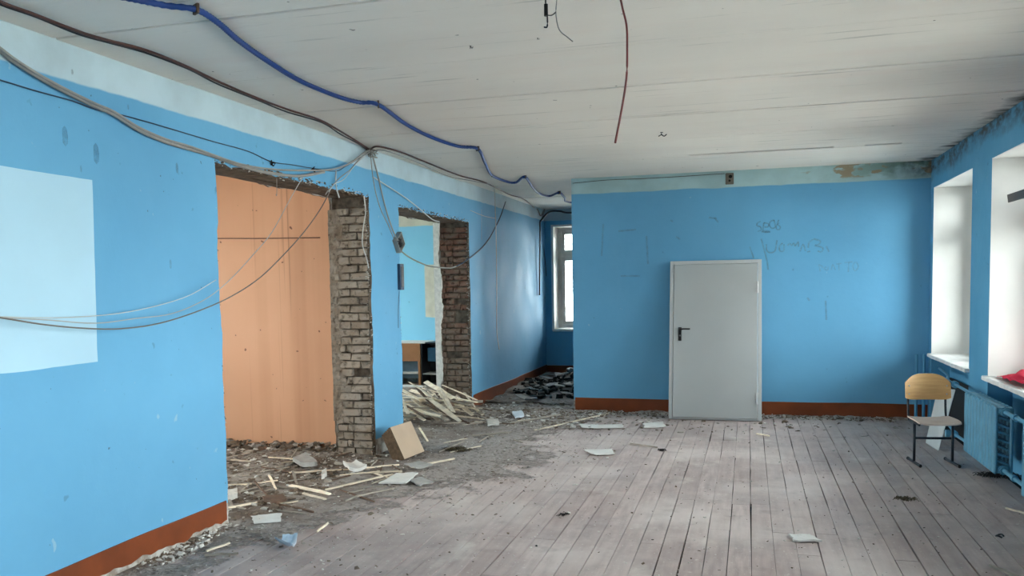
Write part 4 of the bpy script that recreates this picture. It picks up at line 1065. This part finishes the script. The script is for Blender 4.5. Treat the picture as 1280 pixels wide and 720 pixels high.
# wires hanging from the ceiling near the viewer
cable('red_wire', [(776,0),(783,31),(784,61),(783,98),(777,137),(769,179)], .0045, M_CRED, 'reddish brown wire hanging free from the ceiling', 'wire', 1, 3.3, pre=[(-.52, 3.3, H)])
hk = cable('black_wire', [(682,0),(682,8),(684,18),(684,33),(680,34)], .003, M_CBLK, 'short black wire end hanging from the ceiling at the top of the photo', 'wire', 1, 3.3, pre=[px(681, -40, 1, 3.3)])
p = px(682.5, 13, 1, 3.3); bm = bmesh.new(); cyl(bm, p+Vector((0, 0, .024)), p-Vector((0, 0, .022)), .008, 8); mk('insulating_tape', bm, M_BLACK, hk)
cable('thin_wire', [(696,0),(695,18),(699,37),(710,47),(716,52)], .0022, M_CGREY, 'thin grey wire hanging beside the black one at the top of the photo', 'wire', 1, 3.3, pre=[px(699, -40, 1, 3.3)])
cable('thin_wire', [(684,19),(690,19),(695,15)], .002, M_CBLK, 'tiny black link between the two hanging ceiling wires', 'wire', 1, 3.3)
# the hooks
def hook(x, y, lab, s=1):
    p = px(x, y, 2, H-.0); bm = bmesh.new()
    tube_bm(bm, [p, p+Vector((.0, 0, -.03*s)), p+Vector((.03*s, .01, -.05*s)), p+Vector((.06*s, 0, -.03*s))], .006*s, 6, 3); tube_bm(bm, [p+Vector((0, 0, -.03*s)), p+Vector((-.04*s, .02, -.045*s))], .006*s, 6, 1)
    cyl(bm, p, p-Vector((0, 0, .006)), .018*s, 8)
    tag(mk('ceiling_hook', bm, M_DCH, smooth=False), lab, 'hook')
hook(827, 165, 'black bent hook in the ceiling above the grey door', .75); hook(588, 57, 'small dark hook in the ceiling above the blue conduit', .25); hook(672, 47, 'tiny dark hook in the ceiling near the hanging wires', .16)
hook(339, 203, 'x', 0.01) if 0 else None
# cable knot
p = px(462, 189, 2, H-.03); rr = random.Random(3); bm = bmesh.new()
for i in range(7):
    tube_bm(bm, [p+Vector((rr.uniform(-.06, .06), rr.uniform(-.09, .09), rr.uniform(-.06, .01))) for _ in range(4)], .006, 5, 4)
tag(mk('cable_knot', bm, M_CGREY, smooth=True), 'knot of grey cable ends under the ceiling between the openings', 'cable')
# wall clips
for i, (a, b, lab) in enumerate([(339,203,'left dark wire stub'), (390,211,'right dark wire stub'), (97,37,'')][:2]):
    p = px(a, b, 0, XL+.01); bm = bmesh.new()
    for q in range(6): tube_bm(bm, [p+Vector((0, rr.uniform(-.03, .03), rr.uniform(-.02, .02))), p+Vector((.02, rr.uniform(-.03, .03), rr.uniform(-.03, .02))), p+Vector((.01, rr.uniform(-.03, .03), rr.uniform(-.03, .01)))], .0035, 4, 2)
    tag(mk('wire_stub', bm, M_DCH), lab+' on the blue wall above the near opening', 'wire stub')
# wires in front of the orange wall
cable('thin_wire', [(262,298),(330,298),(400,297)], .005, M_CBRN, 'thin taut wire running level in front of the orange wall', 'wire', 1, YP-.04)
cable('thin_wire', [(346,218),(346,243),(345,243)], .003, M_CGREY, 'short wire dangling from the lintel of the near opening', 'wire', 0, XL-.1)
# bowed stub on the brick pier
cable('white_cable', [(455,245),(457,265),(454,285),(453,305),(458,322),(461,335)], .006, M_CWHT, 'pale cable hanging down the edge of the brick pier', v=XL+.01)
cable('white_wire', [(420,213),(420,232),(424,247)], .007, M_CWHT, 'pale wire end hanging over the top of the brick pier', 'wire', v=XL+.03)
# junction box, dark switch box, socket on the back wall
p = px(498, 303, 0, XL+.02); jb = tag(empty('junction_box', p, (.65, 0, 0)), 'open grey junction box dangling tilted between the openings', 'junction box')
bm = bmesh.new()
box(bm, (-.02, -.06, -.06), (-.014, .06, .06))
for a, b in (((-.02, -.06, -.06), (.025, -.054, .06)), ((-.02, .054, -.06), (.025, .06, .06)), ((-.02, -.054, -.06), (.025, .054, -.054)), ((-.02, -.054, .054), (.025, .054, .06))): box(bm, a, b)
jb.scale = (1.3, 1.35, 1.35)
mk('box_body', bm, M_CGREY, jb)
bm = bmesh.new()
for q in range(8): tube_bm(bm, [(-.01, rr.uniform(-.04, .04), rr.uniform(-.05, .05)), (.02, rr.uniform(-.04, .04), rr.uniform(-.05, .05)), (.0, rr.uniform(-.04, .04), rr.uniform(-.05, .05))], .005, 5, 3)
mk('wire_ends', bm, M_CBLK, jb)
pa = px(500, 345, 0, XL+.0); sb = tag(empty('switch_box', (XL-.0, pa.y-.02, pa.z)), 'dark metal box on the wall edge below the junction box', 'switch box')
bm = bmesh.new(); box(bm, (0, -.05, -.15), (.035, .05, .13), bev=.004); mk('box_body', bm, M_CDBL, sb)
bm = bmesh.new(); box(bm, (.035, -.03, -.12), (.04, .035, .10), bev=.002); mk('cover', bm, M_BLACK, sb)
cable('thin_wire', [(499,364),(498,385),(498,410)], .003, M_CDBL, 'thin wire running down from the dark metal box', 'wire', v=XL+.008)
pb = px(912, 223, 1, D); so = tag(empty('socket_box', (pb.x, D, pb.z)), 'small broken grey socket high on the back wall', 'socket')
bm = bmesh.new(); box(bm, (-.05, -.02, -.075), (.05, 0, .065), bev=.006); mk('back_plate', bm, simple('dirty brown bakelite', (.17, .15, .12), .6, .2), so)
bm = bmesh.new(); cyl(bm, (.01, -.024, .02), (.01, -.018, .02), .022, 10); cyl(bm, (0, -.024, -.03), (0, -.018, -.03), .015, 8); mk('socket_hole', bm, M_DCH, so)
p0 = px(716, 227, 1, D-.008)
cable('thin_cable', [(716,229),(760,225),(810,223),(860,220),(906,217)], .0035, M_CBRN, 'thin dark cable along the top of the back wall to the socket', ax=1, v=D-.006)

# ---------------------------------------------------------------- faded writing and smudges painted on the back wall
def stroke(bm, pts, w, y=D):
    P = [px(a, b, 1, y-.0012) for a, b in pts]; P = smooth_path(P, 4) if len(P) > 2 else P
    prev = None
    for i, p in enumerate(P):
        t_ = (P[min(i+1, len(P)-1)]-P[max(i-1, 0)]).normalized(); n_ = Vector((-t_.z, 0, t_.x))*w/2
        cur = (bm.verts.new(p+n_), bm.verts.new(p-n_))
        if prev: bm.faces.new((prev[0], prev[1], cur[1], cur[0]))
        prev = cur
def G(l): return [(900+a/6.4, 260+b/6.4) for a, b in l]
bm = bmesh.new()
for l in ([(325,108),(300,120),(296,142),(322,150),(330,175),(300,188)], [(350,118),(348,185),(402,190)], [(350,118),(386,126),(384,150),(356,152)], [(432,96),(402,110),(396,140),(416,162),(442,150),(432,96)],
          [(470,95),(460,128),(482,150),(474,172),(452,168),(452,140),(474,118)], [(330,190),(366,194),(402,190)], [(335,186),(370,184),(400,184)]): stroke(bm, G(l), .016)
mk('wall_writing', bm, M_WR1, wall_back)
bm = bmesh.new()
for l in ([(238,310),(252,350),(270,400)], [(330,245),(352,330),(378,430)], [(378,430),(386,495)], [(370,290),(374,338),(400,357),(440,342),(456,258)], [(500,280),(476,308),(480,344),(510,340),(512,290)],
          [(540,300),(560,284),(572,300),(592,280),(600,305),(625,270),(628,310)], [(640,348),(664,290),(684,345)], [(696,352),(722,345)], [(745,250),(712,278),(706,320)], [(748,247),(802,264),(790,290),(760,300),(820,318),(812,350),(780,344)], [(850,305),(872,352)]): stroke(bm, G(l), .018)
mk('wall_writing', bm, M_WR2, wall_back)
bm = bmesh.new()
for l in ([(790,452),(802,508)], [(790,452),(822,470),(812,480)], [(850,470),(832,486),(860,497),(866,470)], [(890,495),(902,452),(922,495)], [(930,450),(972,442)], [(951,446),(951,502)], [(996,437),(1062,431)], [(1030,435),(1026,512)], [(1082,430),(1062,462),(1080,502),(1106,470),(1090,430)]): stroke(bm, G(l), .016)
mk('wall_writing', bm, M_WR3, wall_back)
bm = bmesh.new()
for l in ([(773,289),(795,287)], [(776,345),(800,345)], [(838,275),(841,277)], [(886,272),(896,273)], [(845,296),(850,299)], [(1009,372),(1012,376)], [(1032,376),(1033,400)], [(893,272),(898,278)], [(754,280),(752,320)], [(808,295),(810,330)]): stroke(bm, l, .022)
mk('smudge_marks', bm, M_STAIN, wall_back)
# smudges on the left wall
for (a, b, w_, h_) in ((81,170,.02,.055), (120,192,.022,.06), (101,211,.006,.02), (221,210,.012,.035), (160,134,.006,.015), (90,90,.008,.015), (213,330,.01,.03)):
    p = px(a, b, 0, XL); bm = bmesh.new(); prism(bm, [(p.y+w_*math.cos(q*.785)*(1+.2*math.sin(q*3)), p.z+h_*math.sin(q*.785)) for q in range(8)], 0, XL-.001, XL+.0012); mk('smudge_mark', bm, M_STAIN, wall_left)
# stubs: dark chips of missing paint at the edge of the band
rr = random.Random(77)

# ---------------------------------------------------------------- outside
bm = bmesh.new(); box(bm, (-60, -50, -1.4), (60, 80, -1.3)); tag(mk('ground_outside', bm, M_GND), kind='structure')
def tree(x, y, h, seed, lab):
    rr = random.Random(seed); t = tag(empty('birch_tree', (x, y, -1.3)), lab, 'tree', 'bare trees outside the far window')
    bm = bmesh.new(); tube_bm(bm, [(0, 0, 0), (.1, 0, h*.4), (0, .1, h*.8), (.05, 0, h)], .09, 7, 4); mk('trunk', bm, M_BARK, t, True)
    bm = bmesh.new()
    for i in range(70):
        z = rr.uniform(.25, 1)*h; a = rr.uniform(0, 6.28); L = (1.15-z/h)*2.2
        q = Vector((math.cos(a), math.sin(a), .5)); s = Vector((0, 0, z)); e = s+q*L; tube_bm(bm, [s, s+q*L*.5+Vector((0, 0, .1)), e-Vector((0, 0, .2*L))], .014, 3, 2)
        for k_ in range(4):
            f_ = rr.uniform(.3, 1); s2 = s+q*L*f_; e2 = s2+Vector((rr.uniform(-1, 1), rr.uniform(-1, 1), rr.uniform(-.8, .3)))*.6; tube_bm(bm, [s2, e2], .007, 3, 1)
    tag(mk('branches', bm, M_BARK, t), kind='stuff')
for i, (x, y, h) in enumerate([(-4.6, 24, 7), (-6.2, 27, 8), (-3.2, 30, 9)]): tree(x, y, h, i, ['nearest bare pale tree outside the far window', 'bare pale tree further left behind the nearest one', 'tallest and farthest bare pale tree outside the far window'][i])
